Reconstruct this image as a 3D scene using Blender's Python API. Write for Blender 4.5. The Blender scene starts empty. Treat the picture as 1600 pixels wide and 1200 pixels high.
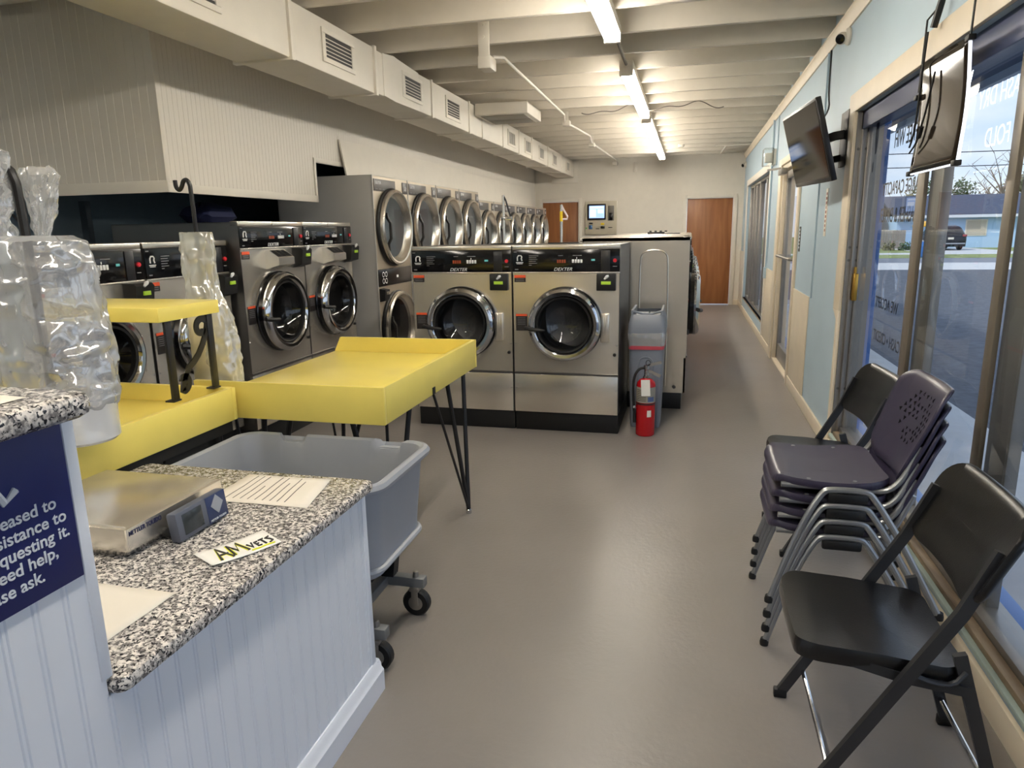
import bpy, bmesh, math, random
from mathutils import Vector, Matrix, noise
random.seed(4)
S = bpy.context.scene
C = S.collection
PI = math.pi

# ------------------------------------------------------------------ camera
cam_d = bpy.data.cameras.new('camera'); cam = bpy.data.objects.new('camera', cam_d); C.objects.link(cam)
S.camera = cam
cam_d.sensor_fit = 'HORIZONTAL'; cam_d.sensor_width = 36.0; cam_d.lens = 36.0*1082.74/1600
cam_d.clip_start = .02; cam_d.clip_end = 400
YAW, PITCH, ROLL, CAMZ = .250406, .217799, -.0177453, 1.5
fwd = Vector((-math.sin(YAW)*math.cos(PITCH), math.cos(YAW)*math.cos(PITCH), -math.sin(PITCH)))
rgt = Vector((math.cos(YAW), math.sin(YAW), 0)); upv = rgt.cross(fwd)
r2 = rgt*math.cos(ROLL)+upv*math.sin(ROLL); u2 = upv*math.cos(ROLL)-rgt*math.sin(ROLL)
M = Matrix.Identity(4)
for i in range(3):
    M[i][0] = r2[i]; M[i][1] = u2[i]; M[i][2] = -fwd[i]
M[2][3] = CAMZ
cam.matrix_world = M

# ------------------------------------------------------------------ light, sky, exposure
S.view_settings.view_transform = 'Standard'; S.view_settings.look = 'None'
S.view_settings.gamma = 1; S.view_settings.use_curve_mapping = False
S.view_settings.exposure = 0.35
TUBE_EMIT = 44.0
SKY = 1.1
w = bpy.data.worlds.new('sky'); S.world = w; w.use_nodes = True
nt = w.node_tree; nt.nodes.clear()
tc = nt.nodes.new('ShaderNodeTexCoord'); sep = nt.nodes.new('ShaderNodeSeparateXYZ')
nt.links.new(tc.outputs['Generated'], sep.inputs[0])
rmp = nt.nodes.new('ShaderNodeValToRGB'); nt.links.new(sep.outputs['Z'], rmp.inputs[0])
rmp.color_ramp.elements[0].position = 0.0; rmp.color_ramp.elements[0].color = (.68, .80, .95, 1)
rmp.color_ramp.elements[1].position = .45; rmp.color_ramp.elements[1].color = (.33, .52, .90, 1)
mp = nt.nodes.new('ShaderNodeMapping'); mp.inputs['Scale'].default_value = (2.2, 2.2, 7)
nt.links.new(tc.outputs['Generated'], mp.inputs[0])
nz = nt.nodes.new('ShaderNodeTexNoise'); nz.inputs['Scale'].default_value = 2.2; nz.inputs['Detail'].default_value = 7
nt.links.new(mp.outputs[0], nz.inputs[0])
r3 = nt.nodes.new('ShaderNodeValToRGB'); nt.links.new(nz.outputs['Fac'], r3.inputs[0])
r3.color_ramp.elements[0].position = .42; r3.color_ramp.elements[0].color = (0, 0, 0, 1)
r3.color_ramp.elements[1].position = .68; r3.color_ramp.elements[1].color = (1, 1, 1, 1)
mx = nt.nodes.new('ShaderNodeMixRGB'); mx.inputs[2].default_value = (.92, .95, 1.0, 1)
nt.links.new(r3.outputs[0], mx.inputs[0]); nt.links.new(rmp.outputs[0], mx.inputs[1])
bg = nt.nodes.new('ShaderNodeBackground'); bg.inputs[1].default_value = SKY
nt.links.new(mx.outputs[0], bg.inputs[0])
wo = nt.nodes.new('ShaderNodeOutputWorld'); nt.links.new(bg.outputs[0], wo.inputs[0])
sd = bpy.data.lights.new('sun', 'SUN'); sd.energy = 2.4; sd.angle = math.radians(6); sd.color = (1, .95, .88)
sun = bpy.data.objects.new('sun', sd); C.objects.link(sun)
sun.rotation_euler = Vector((.62, .45, -.75)).to_track_quat('-Z', 'Y').to_euler()

# ------------------------------------------------------------------ materials
def lin(c):
    c = c/255
    return c/12.92 if c <= .04045 else ((c+.055)/1.055)**2.4
MATS = {}
def rgb(r, g, b): return (lin(r), lin(g), lin(b), 1)
def mat(name, col, rough=.5, metal=0, noise_amt=0, noise_scale=8, bump=0, bump_scale=60, stretch=None, emit=0, spec=None, coat=0):
    if name in MATS: return MATS[name]
    m = bpy.data.materials.new(name); m.use_nodes = True; MATS[name] = m
    n = m.node_tree; b = n.nodes['Principled BSDF']
    b.inputs['Base Color'].default_value = rgb(*col); b.inputs['Roughness'].default_value = rough; b.inputs['Metallic'].default_value = metal
    if spec is not None: b.inputs['Specular IOR Level'].default_value = spec
    if coat: b.inputs['Coat Weight'].default_value = coat; b.inputs['Coat Roughness'].default_value = .15
    if emit:
        b.inputs['Emission Color'].default_value = rgb(*col); b.inputs['Emission Strength'].default_value = emit
    if noise_amt or bump:
        t = n.nodes.new('ShaderNodeTexCoord'); mp = n.nodes.new('ShaderNodeMapping')
        if stretch: mp.inputs['Scale'].default_value = stretch
        n.links.new(t.outputs['Object'], mp.inputs[0])
    if noise_amt:
        z = n.nodes.new('ShaderNodeTexNoise'); z.inputs['Scale'].default_value = noise_scale; z.inputs['Detail'].default_value = 5
        n.links.new(mp.outputs[0], z.inputs[0])
        mr = n.nodes.new('ShaderNodeMapRange'); mr.inputs[1].default_value = .3; mr.inputs[2].default_value = .7
        mr.inputs[3].default_value = 1-noise_amt; mr.inputs[4].default_value = 1+noise_amt*.5
        n.links.new(z.outputs['Fac'], mr.inputs[0])
        x = n.nodes.new('ShaderNodeVectorMath'); x.operation = 'SCALE'; x.inputs[0].default_value = rgb(*col)[:3]
        n.links.new(mr.outputs[0], x.inputs['Scale']); n.links.new(x.outputs[0], b.inputs['Base Color'])
    if bump:
        z = n.nodes.new('ShaderNodeTexNoise'); z.inputs['Scale'].default_value = bump_scale; z.inputs['Detail'].default_value = 3
        n.links.new(mp.outputs[0], z.inputs[0])
        bp = n.nodes.new('ShaderNodeBump'); bp.inputs['Strength'].default_value = bump; bp.inputs['Distance'].default_value = .01
        n.links.new(z.outputs['Fac'], bp.inputs['Height']); n.links.new(bp.outputs[0], b.inputs['Normal'])
    return m
def glass_mat(name, tint=(.93, .96, .97), rough=0.0, base=.045, gain=.95):
    if name in MATS: return MATS[name]
    m = bpy.data.materials.new(name); m.use_nodes = True; MATS[name] = m
    n = m.node_tree; n.nodes.clear()
    tr = n.nodes.new('ShaderNodeBsdfTransparent'); tr.inputs[0].default_value = (*tint, 1)
    gl = n.nodes.new('ShaderNodeBsdfGlossy'); gl.inputs['Roughness'].default_value = rough
    lw = n.nodes.new('ShaderNodeLayerWeight'); lw.inputs[0].default_value = .5      # Schlick, the same from both sides
    pw = n.nodes.new('ShaderNodeMath'); pw.operation = 'POWER'; pw.inputs[1].default_value = 5; n.links.new(lw.outputs['Facing'], pw.inputs[0])
    mr = n.nodes.new('ShaderNodeMapRange'); mr.inputs[3].default_value = base; mr.inputs[4].default_value = gain
    n.links.new(pw.outputs[0], mr.inputs[0])
    mx = n.nodes.new('ShaderNodeMixShader'); n.links.new(mr.outputs[0], mx.inputs[0]); n.links.new(tr.outputs[0], mx.inputs[1]); n.links.new(gl.outputs[0], mx.inputs[2])
    o = n.nodes.new('ShaderNodeOutputMaterial'); n.links.new(mx.outputs[0], o.inputs[0])
    return m
def bag_mat(name, tint=(.93, .94, .95), opac=.30, bs=1.0):
    if name in MATS: return MATS[name]
    m = bpy.data.materials.new(name); m.use_nodes = True; MATS[name] = m
    n = m.node_tree; n.nodes.clear()
    tr = n.nodes.new('ShaderNodeBsdfTransparent'); tr.inputs[0].default_value = (.97, .97, .97, 1)
    pb = n.nodes.new('ShaderNodeBsdfPrincipled'); pb.inputs['Base Color'].default_value = (*tint, 1); pb.inputs['Roughness'].default_value = .11; pb.inputs['Coat Weight'].default_value = .6; pb.inputs['Coat Roughness'].default_value = .05
    pb.inputs['Specular IOR Level'].default_value = .9
    t = n.nodes.new('ShaderNodeTexCoord'); mp = n.nodes.new('ShaderNodeMapping'); mp.inputs['Scale'].default_value = (1, 1, 1.8)
    n.links.new(t.outputs['Object'], mp.inputs[0])
    z = n.nodes.new('ShaderNodeTexNoise'); z.noise_type = 'RIDGED_MULTIFRACTAL'; z.inputs['Scale'].default_value = 6.5; z.inputs['Detail'].default_value = 3.5; z.inputs['Distortion'].default_value = .6
    n.links.new(mp.outputs[0], z.inputs[0])
    bp = n.nodes.new('ShaderNodeBump'); bp.inputs['Strength'].default_value = .9*bs; bp.inputs['Distance'].default_value = .035
    n.links.new(z.outputs['Fac'], bp.inputs['Height']); n.links.new(bp.outputs[0], pb.inputs['Normal'])
    lw = n.nodes.new('ShaderNodeLayerWeight'); lw.inputs[0].default_value = .4; n.links.new(bp.outputs[0], lw.inputs['Normal'])
    mr = n.nodes.new('ShaderNodeMapRange'); mr.inputs[3].default_value = opac; mr.inputs[4].default_value = min(1, opac+.4)
    n.links.new(lw.outputs['Facing'], mr.inputs[0])
    mx = n.nodes.new('ShaderNodeMixShader'); n.links.new(mr.outputs[0], mx.inputs[0]); n.links.new(tr.outputs[0], mx.inputs[1]); n.links.new(pb.outputs[0], mx.inputs[2])
    gl = n.nodes.new('ShaderNodeBsdfGlossy'); gl.inputs['Roughness'].default_value = .13; n.links.new(bp.outputs[0], gl.inputs['Normal'])
    m2 = n.nodes.new('ShaderNodeMixShader'); m2.inputs[0].default_value = .22; n.links.new(mx.outputs[0], m2.inputs[1]); n.links.new(gl.outputs[0], m2.inputs[2])
    o = n.nodes.new('ShaderNodeOutputMaterial'); n.links.new(m2.outputs[0], o.inputs[0])
    return m
def granite_mat():
    m = bpy.data.materials.new('granite'); m.use_nodes = True; MATS['granite'] = m
    n = m.node_tree; b = n.nodes['Principled BSDF']; b.inputs['Roughness'].default_value = .22
    t = n.nodes.new('ShaderNodeTexCoord')
    def ramp(scale, detail, p0, p1, c0, c1, dist=0):
        z = n.nodes.new('ShaderNodeTexNoise'); z.inputs['Scale'].default_value = scale; z.inputs['Detail'].default_value = detail; z.inputs['Distortion'].default_value = dist
        n.links.new(t.outputs['Object'], z.inputs[0])
        r = n.nodes.new('ShaderNodeValToRGB'); r.color_ramp.elements[0].position = p0; r.color_ramp.elements[1].position = p1
        r.color_ramp.elements[0].color = c0; r.color_ramp.elements[1].color = c1
        n.links.new(z.outputs['Fac'], r.inputs[0]); return r
    a = ramp(92, 3, .40, .58, rgb(120, 116, 114), rgb(224, 218, 210), .4)
    k = ramp(145, 2, .40, .47, (0, 0, 0, 1), (1, 1, 1, 1), .8)
    mx = n.nodes.new('ShaderNodeMixRGB'); mx.inputs[1].default_value = rgb(30, 31, 38)
    n.links.new(k.outputs[0], mx.inputs[0]); n.links.new(a.outputs[0], mx.inputs[2]); n.links.new(mx.outputs[0], b.inputs['Base Color'])
    return m
def wood_mat(name, c0, c1, scale=3, rough=.4, stretch=(1, 1, .12)):
    m = bpy.data.materials.new(name); m.use_nodes = True; MATS[name] = m
    n = m.node_tree; b = n.nodes['Principled BSDF']; b.inputs['Roughness'].default_value = rough
    t = n.nodes.new('ShaderNodeTexCoord'); mp = n.nodes.new('ShaderNodeMapping'); mp.inputs['Scale'].default_value = stretch
    n.links.new(t.outputs['Object'], mp.inputs[0])
    z = n.nodes.new('ShaderNodeTexNoise'); z.inputs['Scale'].default_value = scale*4; z.inputs['Detail'].default_value = 6; z.inputs['Distortion'].default_value = 1.2
    n.links.new(mp.outputs[0], z.inputs[0])
    r = n.nodes.new('ShaderNodeValToRGB'); r.color_ramp.elements[0].position = .3; r.color_ramp.elements[1].position = .7
    r.color_ramp.elements[0].color = rgb(*c0); r.color_ramp.elements[1].color = rgb(*c1)
    n.links.new(z.outputs['Fac'], r.inputs[0]); n.links.new(r.outputs[0], b.inputs['Base Color'])
    return m

WHITE = mat('white_paint', (226, 219, 206), .5, noise_amt=.03)
CREAM = mat('cream_trim', (224, 210, 186), .45, noise_amt=.05)
BEAD = mat('bead_white', (222, 215, 203), .45)
COUNTER = mat('counter_white', (226, 230, 238), .42)
CEIL = mat('ceiling_paint', (214, 206, 192), .6, noise_amt=.04)
BLUEWALL = mat('pale_blue_wall', (178, 198, 210), .5, noise_amt=.03, noise_scale=3)
FLOOR = mat('floor_paint', (131, 125, 120), .34, noise_amt=.10, noise_scale=1.3, bump=.12, bump_scale=45)
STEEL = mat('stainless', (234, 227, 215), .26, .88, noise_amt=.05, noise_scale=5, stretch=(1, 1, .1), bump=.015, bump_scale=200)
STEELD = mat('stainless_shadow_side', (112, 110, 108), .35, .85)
CHROME = mat('chrome', (205, 206, 208), .09, 1)
BLACKG = mat('black_gloss', (14, 14, 16), .12)
BLACK = mat('black_rubber', (11, 11, 12), .5)
IRON = mat('black_iron', (22, 21, 22), .38)
DRUM = mat('drum_steel', (108, 108, 110), .38, .75)
ORANGE = mat('sticker_orange', (226, 84, 40), .5)
LCD = mat('lcd_green', (140, 172, 44), .4, emit=.25)
LED = mat('led_orange', (128, 54, 24), .4, emit=.2)
REDB = mat('red_button', (200, 36, 48), .35, emit=.05)
CYAN = mat('cyan_lamp', (96, 176, 176), .4, emit=.2)
MARK = mat('panel_marking', (225, 225, 225), .5)
MARKG = mat('panel_small_marking', (120, 120, 122), .5)
GREYP = mat('grey_enamel', (186, 184, 180), .42, noise_amt=.02)
YEL = mat('yellow_enamel', (238, 218, 112), .28, noise_amt=.05, noise_scale=5)
GRANITE = granite_mat()
DOORWOOD = wood_mat('door_wood', (132, 82, 46), (164, 108, 64), 1.6, .42)
SILLWOOD = wood_mat('sill_wood', (92, 74, 54), (168, 148, 120), 3, .6, (1, .15, 1))
GLASS = glass_mat('window_glass')
DGLASS = glass_mat('washer_glass', (.70, .71, .73), .02, .07, .7)
ALU = mat('aluminium', (150, 146, 140), .38, .75, noise_amt=.08)
ALUB = mat('bronze_aluminium', (132, 124, 112), .4, .6, noise_amt=.12)
PAPER = mat('paper', (236, 228, 214), .6)
INK = mat('ink', (40, 38, 38), .6)
TUBE = mat('fluorescent_tube', (255, 249, 238), .4, emit=TUBE_EMIT)
GREYPL = mat('grey_plastic', (152, 156, 163), .38, noise_amt=.04, noise_scale=4, spec=.4)
BAG = bag_mat('clear_poly')
BAGC = bag_mat('clear_poly_cream', (.95, .93, .84), .38)
BAGROLL = bag_mat('poly_roll', (.78, .81, .86), .72, .25)
BAGB = bag_mat('poly_bundle', (.66, .68, .72), .36, 1.0)
TEAL = mat('dark_slate_wall', (122, 142, 154), .6, noise_amt=.1, noise_scale=3)

# ------------------------------------------------------------------ mesh helpers
class MB:
    def __init__(s): s.bm = bmesh.new()
    def add(s, verts, faces, mtx=None):
        v = [s.bm.verts.new(mtx @ Vector(p) if mtx else p) for p in verts]
        for f in faces:
            try: s.bm.faces.new([v[i] for i in f])
            except ValueError: pass
        return v
    def box(s, x0, x1, y0, y1, z0, z1, bev=0, mtx=None, seg=2):
        b = bmesh.new(); bmesh.ops.create_cube(b, size=1)
        for v in b.verts: v.co = Vector(((x0+x1)/2+v.co.x*(x1-x0), (y0+y1)/2+v.co.y*(y1-y0), (z0+z1)/2+v.co.z*(z1-z0)))
        if bev: bmesh.ops.bevel(b, geom=b.edges[:], offset=bev, segments=seg, affect='EDGES', profile=.5)
        s.merge(b, mtx); return s
    def merge(s, b, mtx=None):
        b.verts.index_update()
        vs = [s.bm.verts.new(mtx @ v.co if mtx else v.co) for v in b.verts]
        for f in b.faces:
            try: s.bm.faces.new([vs[v.index] for v in f.verts])
            except ValueError: pass
        b.free()
    def tube(s, pts, r, n=10, closed=False, cap=True, prof=None, smooth=0):
        pts = [Vector(p) for p in pts]
        for _ in range(smooth):
            q = [] if closed else [pts[0]]
            L = len(pts)
            for i in range(L if closed else L-1):
                a, b = pts[i], pts[(i+1) % L]
                q += [a*.75+b*.25, a*.25+b*.75]
            if not closed: q.append(pts[-1])
            pts = q
        L = len(pts); rings = []
        nrm = None
        for i in range(L):
            if closed: t = pts[(i+1) % L]-pts[i-1]
            else: t = pts[min(i+1, L-1)]-pts[max(i-1, 0)]
            t.normalize()
            if nrm is None:
                a = Vector((0, 0, 1)) if abs(t.z) < .9 else Vector((1, 0, 0))
                nrm = (a-t*a.dot(t)).normalized()
            else:
                nrm = nrm-t*nrm.dot(t)
                if nrm.length < 1e-6: nrm = t.orthogonal()
                nrm.normalize()
            bi = t.cross(nrm)
            rr = r[i] if isinstance(r, (list, tuple)) else r
            if prof: ring = [s.bm.verts.new(pts[i]+nrm*u*rr+bi*v*rr) for u, v in prof]
            else: ring = [s.bm.verts.new(pts[i]+(nrm*math.cos(2*PI*k/n)+bi*math.sin(2*PI*k/n))*rr) for k in range(n)]
            rings.append(ring)
        m = len(rings[0])
        for i in range(L if closed else L-1):
            a, b = rings[i], rings[(i+1) % L]
            for k in range(m): s.bm.faces.new((a[k], a[(k+1) % m], b[(k+1) % m], b[k]))
        if cap and not closed:
            s.bm.faces.new(rings[0][::-1]); s.bm.faces.new(rings[-1])
        return s
    def flat(s, pts, wd, th, smooth=0):   # rectangular bar along a path
        return s.tube(pts, 1, prof=[(wd/2, th/2), (-wd/2, th/2), (-wd/2, -th/2), (wd/2, -th/2)], smooth=smooth)
    def lathe(s, prof, mtx=None, n=32, a0=0, a1=2*PI):   # prof: (radius, height) about local z
        full = abs(a1-a0-2*PI) < 1e-6; cnt = n if full else n+1
        rings = []
        for r, h in prof:
            if r < 1e-6: p = Vector((0, 0, h)); rings.append([s.bm.verts.new(mtx @ p if mtx else p)])
            else:
                rg = []
                for k in range(cnt):
                    a = a0+(a1-a0)*k/n; p = Vector((r*math.cos(a), r*math.sin(a), h)); rg.append(s.bm.verts.new(mtx @ p if mtx else p))
                rings.append(rg)
        for a, b in zip(rings, rings[1:]):
            for k in range(n):
                k1 = (k+1) % cnt
                if len(a) == 1 and len(b) == 1: continue
                if len(a) == 1: s.bm.faces.new((a[0], b[k], b[k1]))
                elif len(b) == 1: s.bm.faces.new((a[k], a[k1], b[0]))
                else: s.bm.faces.new((a[k], a[k1], b[k1], b[k]))
        return s
    def loft(s, rings, cap0=True, cap1=True, closed=True):
        R = [[s.bm.verts.new(p) for p in r] for r in rings]; m = len(R[0])
        for a, b in zip(R, R[1:]):
            for k in range(m if closed else m-1): s.bm.faces.new((a[k], a[(k+1) % m], b[(k+1) % m], b[k]))
        if cap0: s.bm.faces.new(R[0][::-1])
        if cap1: s.bm.faces.new(R[-1])
        return s
    def grid(s, fn, nu, nv):   # fn(u,v) -> point
        V = [[s.bm.verts.new(fn(i/nu, j/nv)) for j in range(nv+1)] for i in range(nu+1)]
        for i in range(nu):
            for j in range(nv): s.bm.faces.new((V[i][j], V[i+1][j], V[i+1][j+1], V[i][j+1]))
        return s
    def prism(s, poly, h0, h1, mtx=None):   # polygon in xy, extruded along z
        a = [(x, y, h0) for x, y in poly]; b = [(x, y, h1) for x, y in poly]; m = len(poly)
        s.add(a+b, [tuple(range(m))[::-1], tuple(range(m, 2*m))]+[(k, (k+1) % m, m+(k+1) % m, m+k) for k in range(m)], mtx)
        return s
    def plate_hole(s, x0, x1, z0, z1, cx, cz, r, y, n=48):   # flat plate in xz at y with a round hole
        b = s.bm; inner = []; outer = []
        for k in range(n):
            a = 2*PI*k/n; dx, dz = math.cos(a), math.sin(a)
            inner.append(b.verts.new((cx+r*dx, y, cz+r*dz)))
            t = min(((x1-cx)/dx if dx > 1e-9 else (x0-cx)/dx if dx < -1e-9 else 1e9), ((z1-cz)/dz if dz > 1e-9 else (z0-cz)/dz if dz < -1e-9 else 1e9))
            outer.append(b.verts.new((cx+t*dx, y, cz+t*dz)))
        for k in range(n):
            k1 = (k+1) % n; b.faces.new((inner[k], inner[k1], outer[k1], outer[k]))
        for cxr, czr in ((x0, z0), (x0, z1), (x1, z0), (x1, z1)):
            best = sorted(range(n), key=lambda k: (outer[k].co.x-cxr)**2+(outer[k].co.z-czr)**2)[:2]
            c = b.verts.new((cxr, y, czr))
            if abs(best[0]-best[1]) in (1, n-1): b.faces.new((c, outer[best[0]], outer[best[1]]))
        return s
    def build(s, name, m, parent=None, loc=None, smooth=True, solid=0, sub=0, ang=.6):
        bmesh.ops.recalc_face_normals(s.bm, faces=s.bm.faces[:])
        me = bpy.data.meshes.new(name); s.bm.to_mesh(me); s.bm.free()
        if m: me.materials.append(m)
        if smooth:
            for p in me.polygons: p.use_smooth = True
            me.set_sharp_from_angle(angle=ang)
        o = bpy.data.objects.new(name, me); C.objects.link(o)
        if parent: o.parent = parent
        if loc: o.location = loc
        if solid:
            d = o.modifiers.new('solid', 'SOLIDIFY'); d.thickness = solid; d.offset = 0
        if sub:
            d = o.modifiers.new('sub', 'SUBSURF'); d.levels = sub; d.render_levels = sub
        return o
def B(*a, **k): return MB().box(*a, **k)
def tag(o, label, cat, group=None, kind=None):
    o['label'] = label
    if cat: o['category'] = cat
    if group: o['group'] = group
    if kind: o['kind'] = kind
    return o
def struct(o, label=None):
    o['kind'] = 'structure'
    if label: o['label'] = label
    return o
def thing(name, label, cat, loc=(0, 0, 0), rz=0, group=None):
    o = bpy.data.objects.new(name, None); C.objects.link(o); o.location = loc; o.rotation_euler = (0, 0, rz)
    o.empty_display_size = .1
    return tag(o, label, cat, group)
def dup(root, loc=None, rz=None, label=None, group=None):
    def cp(o, par):
        c = o.copy(); C.objects.link(c)
        if par: c.parent = par
        for ch in list(o.children): cp(ch, c)
        return c
    r = cp(root, None)
    if loc is not None: r.location = loc
    if rz is not None: r.rotation_euler = (0, 0, rz)
    if label: r['label'] = label
    if group: r['group'] = group
    return r
TXT = {}
def text_mesh(t, size, shear=0, bold=0, align='LEFT'):
    k = (t, size, shear, bold, align)
    if k in TXT: return TXT[k]
    cu = bpy.data.curves.new('lettering', 'FONT'); cu.body = t; cu.size = size; cu.shear = shear; cu.offset = bold*.35; cu.extrude = .0006
    cu.align_x = align
    o = bpy.data.objects.new('lettering', cu); C.objects.link(o)
    bpy.context.view_layer.update()
    me = bpy.data.meshes.new_from_object(o.evaluated_get(bpy.context.evaluated_depsgraph_get()))
    bpy.data.objects.remove(o); bpy.data.curves.remove(cu); TXT[k] = me
    return me
def text(t, size, m, parent, org, right, up, shear=0, bold=0, align='LEFT', name='lettering', sx=1):
    me = text_mesh(t, size, shear, bold, align).copy(); me.materials.clear(); me.materials.append(m)
    R = Vector(right).normalized(); U = Vector(up).normalized(); N = R.cross(U)
    mt = Matrix.Identity(4)
    for i in range(3):
        mt[i][0] = R[i]*sx; mt[i][1] = U[i]; mt[i][2] = N[i]; mt[i][3] = org[i]
    me.transform(mt); me.name = name
    o = bpy.data.objects.new(name, me); C.objects.link(o)
    if parent: o.parent = parent
    return o
def rrect(x0, x1, y0, y1, r, z, n=5):
    p = []
    for cx, cy, a in ((x1-r, y1-r, 0), (x0+r, y1-r, PI/2), (x0+r, y0+r, PI), (x1-r, y0+r, 1.5*PI)):
        for k in range(n+1):
            t = a+PI/2*k/n; p.append(Vector((cx+r*math.cos(t), cy+r*math.sin(t), z)))
    return p
YAX = Matrix.Rotation(PI/2, 4, 'X')      # local z -> -y  (a lathe turned to face the viewer)
def beadboard(mb, L, z0, z1, step, fn, pair=0, gw=.003, gd=.0025):
    """grooved board; fn(u,d) -> (x,y) with u along the board and d outward"""
    pr = [(0, 0)]; u = step
    while u < L-.01:
        for g in ((u, u+pair) if pair else (u,)):
            pr += [(g-gw, 0), (g, -gd), (g+gw, 0)]
        u += step
    pr.append((L, 0))
    a = [mb.bm.verts.new((*fn(*p), z0)) for p in pr]; b = [mb.bm.verts.new((*fn(*p), z1)) for p in pr]
    for i in range(len(pr)-1): mb.bm.faces.new((a[i], a[i+1], b[i+1], b[i]))
    return mb

# ================================================================== THE ROOM
WX = .96
struct(B(-6, 1.16, -3.2, 14.5, -.1, 0).build('floor', FLOOR))
struct(B(-6, 1.16, -3.2, 14.5, 3.07, 3.2).build('ceiling', CEIL))
for n in range(-13, 17):
    y = 4.70+.58*n
    struct(B(-4.79, WX, y-.02, y+.02, 2.83, 3.07, .004).build('ceiling_beam', CEIL))
# right wall with its openings: (y0, y1, z0, z1)
W1, DR, W2 = (-2.4, 4.84, .14, 2.17), (7.05, 8.42, 0, 2.14), (9.65, 13.3, .25, 2.19)
mb = MB()
mb.box(WX, 1.1, -3.2, W1[0], 0, 3.07); mb.box(WX, 1.1, W1[0], W1[1], 0, W1[2]); mb.box(WX, 1.1, W1[0], W1[1], W1[3], 3.07)
mb.box(WX, 1.1, W1[1], DR[0], 0, 3.07); mb.box(WX, 1.1, DR[0], DR[1], DR[3], 3.07); mb.box(WX, 1.1, DR[1], W2[0], 0, 3.07)
mb.box(WX, 1.1, W2[0], W2[1], 0, W2[2]); mb.box(WX, 1.1, W2[0], W2[1], W2[3], 3.07); mb.box(WX, 1.1, W2[1], 14.3, 0, 3.07)
struct(mb.build('wall_right', BLUEWALL))
mb = MB()
D1, D2 = (-.085, .772), (-2.95, -2.21)
DH = 2.045
mb.box(-4.8, D2[0], 14.3, 14.5, 0, 3.07); mb.box(D2[0], D2[1], 14.3, 14.5, DH, 3.07); mb.box(D2[1], D1[0], 14.3, 14.5, 0, 3.07)
mb.box(D1[0], D1[1], 14.3, 14.5, DH, 3.07); mb.box(D1[1], 1.1, 14.3, 14.5, 0, 3.07)
struct(mb.build('wall_back', WHITE))
struct(B(-4.95, -4.8, -3.2, 14.5, 0, 3.07).build('wall_left', TEAL))
struct(B(-4.8, 1.1, -3.35, -3.2, 0, 3.07).build('wall_front', WHITE))
# partition of grooved boards above the machines
mb = MB(); beadboard(mb, 5.52-3.74, 1.775, 3.07, .043, lambda u, d: (-3.1+d, 3.74+u))
beadboard(mb, 14.3-5.52, 2.10, 3.07, .043, lambda u, d: (-3.1+d, 5.52+u))
beadboard(mb, 1.69, 1.775, 3.07, .062, lambda u, d: (-3.1-u, 3.74-d))
mb.box(-3.16, -3.105, 3.75, 5.5, 1.775, 3.06); mb.box(-3.16, -3.105, 5.5, 14.3, 2.1, 3.06); mb.box(-4.79, -3.12, 3.746, 3.80, 1.775, 3.06)
mb.box(-3.2, -3.1, 13.72, 14.3, 0, 2.1)
struct(mb.build('wall_partition', BEAD, smooth=False))
mb = MB()
mb.box(-3.1, -3.088, 3.73, 5.52, 1.765, 1.82, .003); mb.box(-4.79, -3.088, 3.727, 3.74, 1.765, 1.835, .003)
mb.box(-3.1, -3.088, 5.50, 5.53, 1.765, 2.12, .003); mb.box(-3.1, -3.09, 5.50, 6.0, 2.09, 2.13, .003); mb.box(-3.101, -3.092, 3.728, 3.765, 1.8, 3.06, .002)
struct(mb.build('trim_1', WHITE))
for nm, y0, y1, z0, z1 in (('board_panel', 5.98, 9.47, 1.99, 2.325), ('board_panel', 9.475, 13.72, 1.89, 2.30)):
    mb = MB(); mb.add([(-3.05, y0, z0), (-3.05, y1, z0), (-3.095, y1, z1), (-3.095, y0-.02, z1), (-3.035, y0, z0), (-3.035, y1, z0), (-3.08, y1, z1), (-3.08, y0-.02, z1)],
        [(0, 1, 2, 3), (4, 5, 6, 7), (0, 1, 5, 4), (1, 2, 6, 5), (2, 3, 7, 6), (3, 0, 4, 7)])
    o = struct(mb.build('trim_2' if y0 < 6 else 'trim_3', WHITE))
# crown, baseboards, casings
mb = MB(); mb.prism([(WX, 2.83), (WX-.045, 2.83), (WX-.045, 2.815), (WX-.03, 2.80), (WX-.022, 2.775), (WX-.012, 2.75), (WX, 2.75)], -3.2, 14.3,
                    Matrix(((1, 0, 0, 0), (0, 0, 1, 0), (0, 1, 0, 0), (0, 0, 0, 1))))
struct(mb.build('trim_4', CREAM))
mb = MB()
for y0, y1 in ((-3.2, 7.0), (8.47, 14.3)): mb.box(WX-.018, WX, y0, y1, 0, .10, .004)
struct(mb.build('baseboard_right', CREAM))
struct(B(.85, WX-.018, 14.28, 14.3, 0, .1, .004).build('baseboard_back', CREAM))
mb = MB()
mb.box(WX-.02, WX, W1[0], W1[1]+.17, W1[3], W1[3]+.115, .004)       # head casing of the big window
mb.box(WX-.02, WX, W1[1], W1[1]+.17, .96, W1[3], .004); mb.box(WX-.02, WX, W1[1], W1[1]+.06, .1, .96, .004)
mb.prism([(W1[1]+.06, .90), (W1[1]+.17, .96), (W1[1]+.06, .96)], WX-.02, WX, Matrix(((0, 0, 1, 0), (1, 0, 0, 0), (0, 1, 0, 0), (0, 0, 0, 1))))
struct(mb.build('trim_5', CREAM))
mb = MB()
for y0, y1 in ((DR[0]-.10, DR[0]), (DR[1], DR[1]+.2)): mb.box(WX-.022, WX, y0, y1, 0, DR[3]+.07, .004)
mb.box(WX-.022, WX, DR[0], DR[1], DR[3], DR[3]+.07, .004)
struct(mb.build('trim_6', CREAM))
mb = MB()
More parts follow.
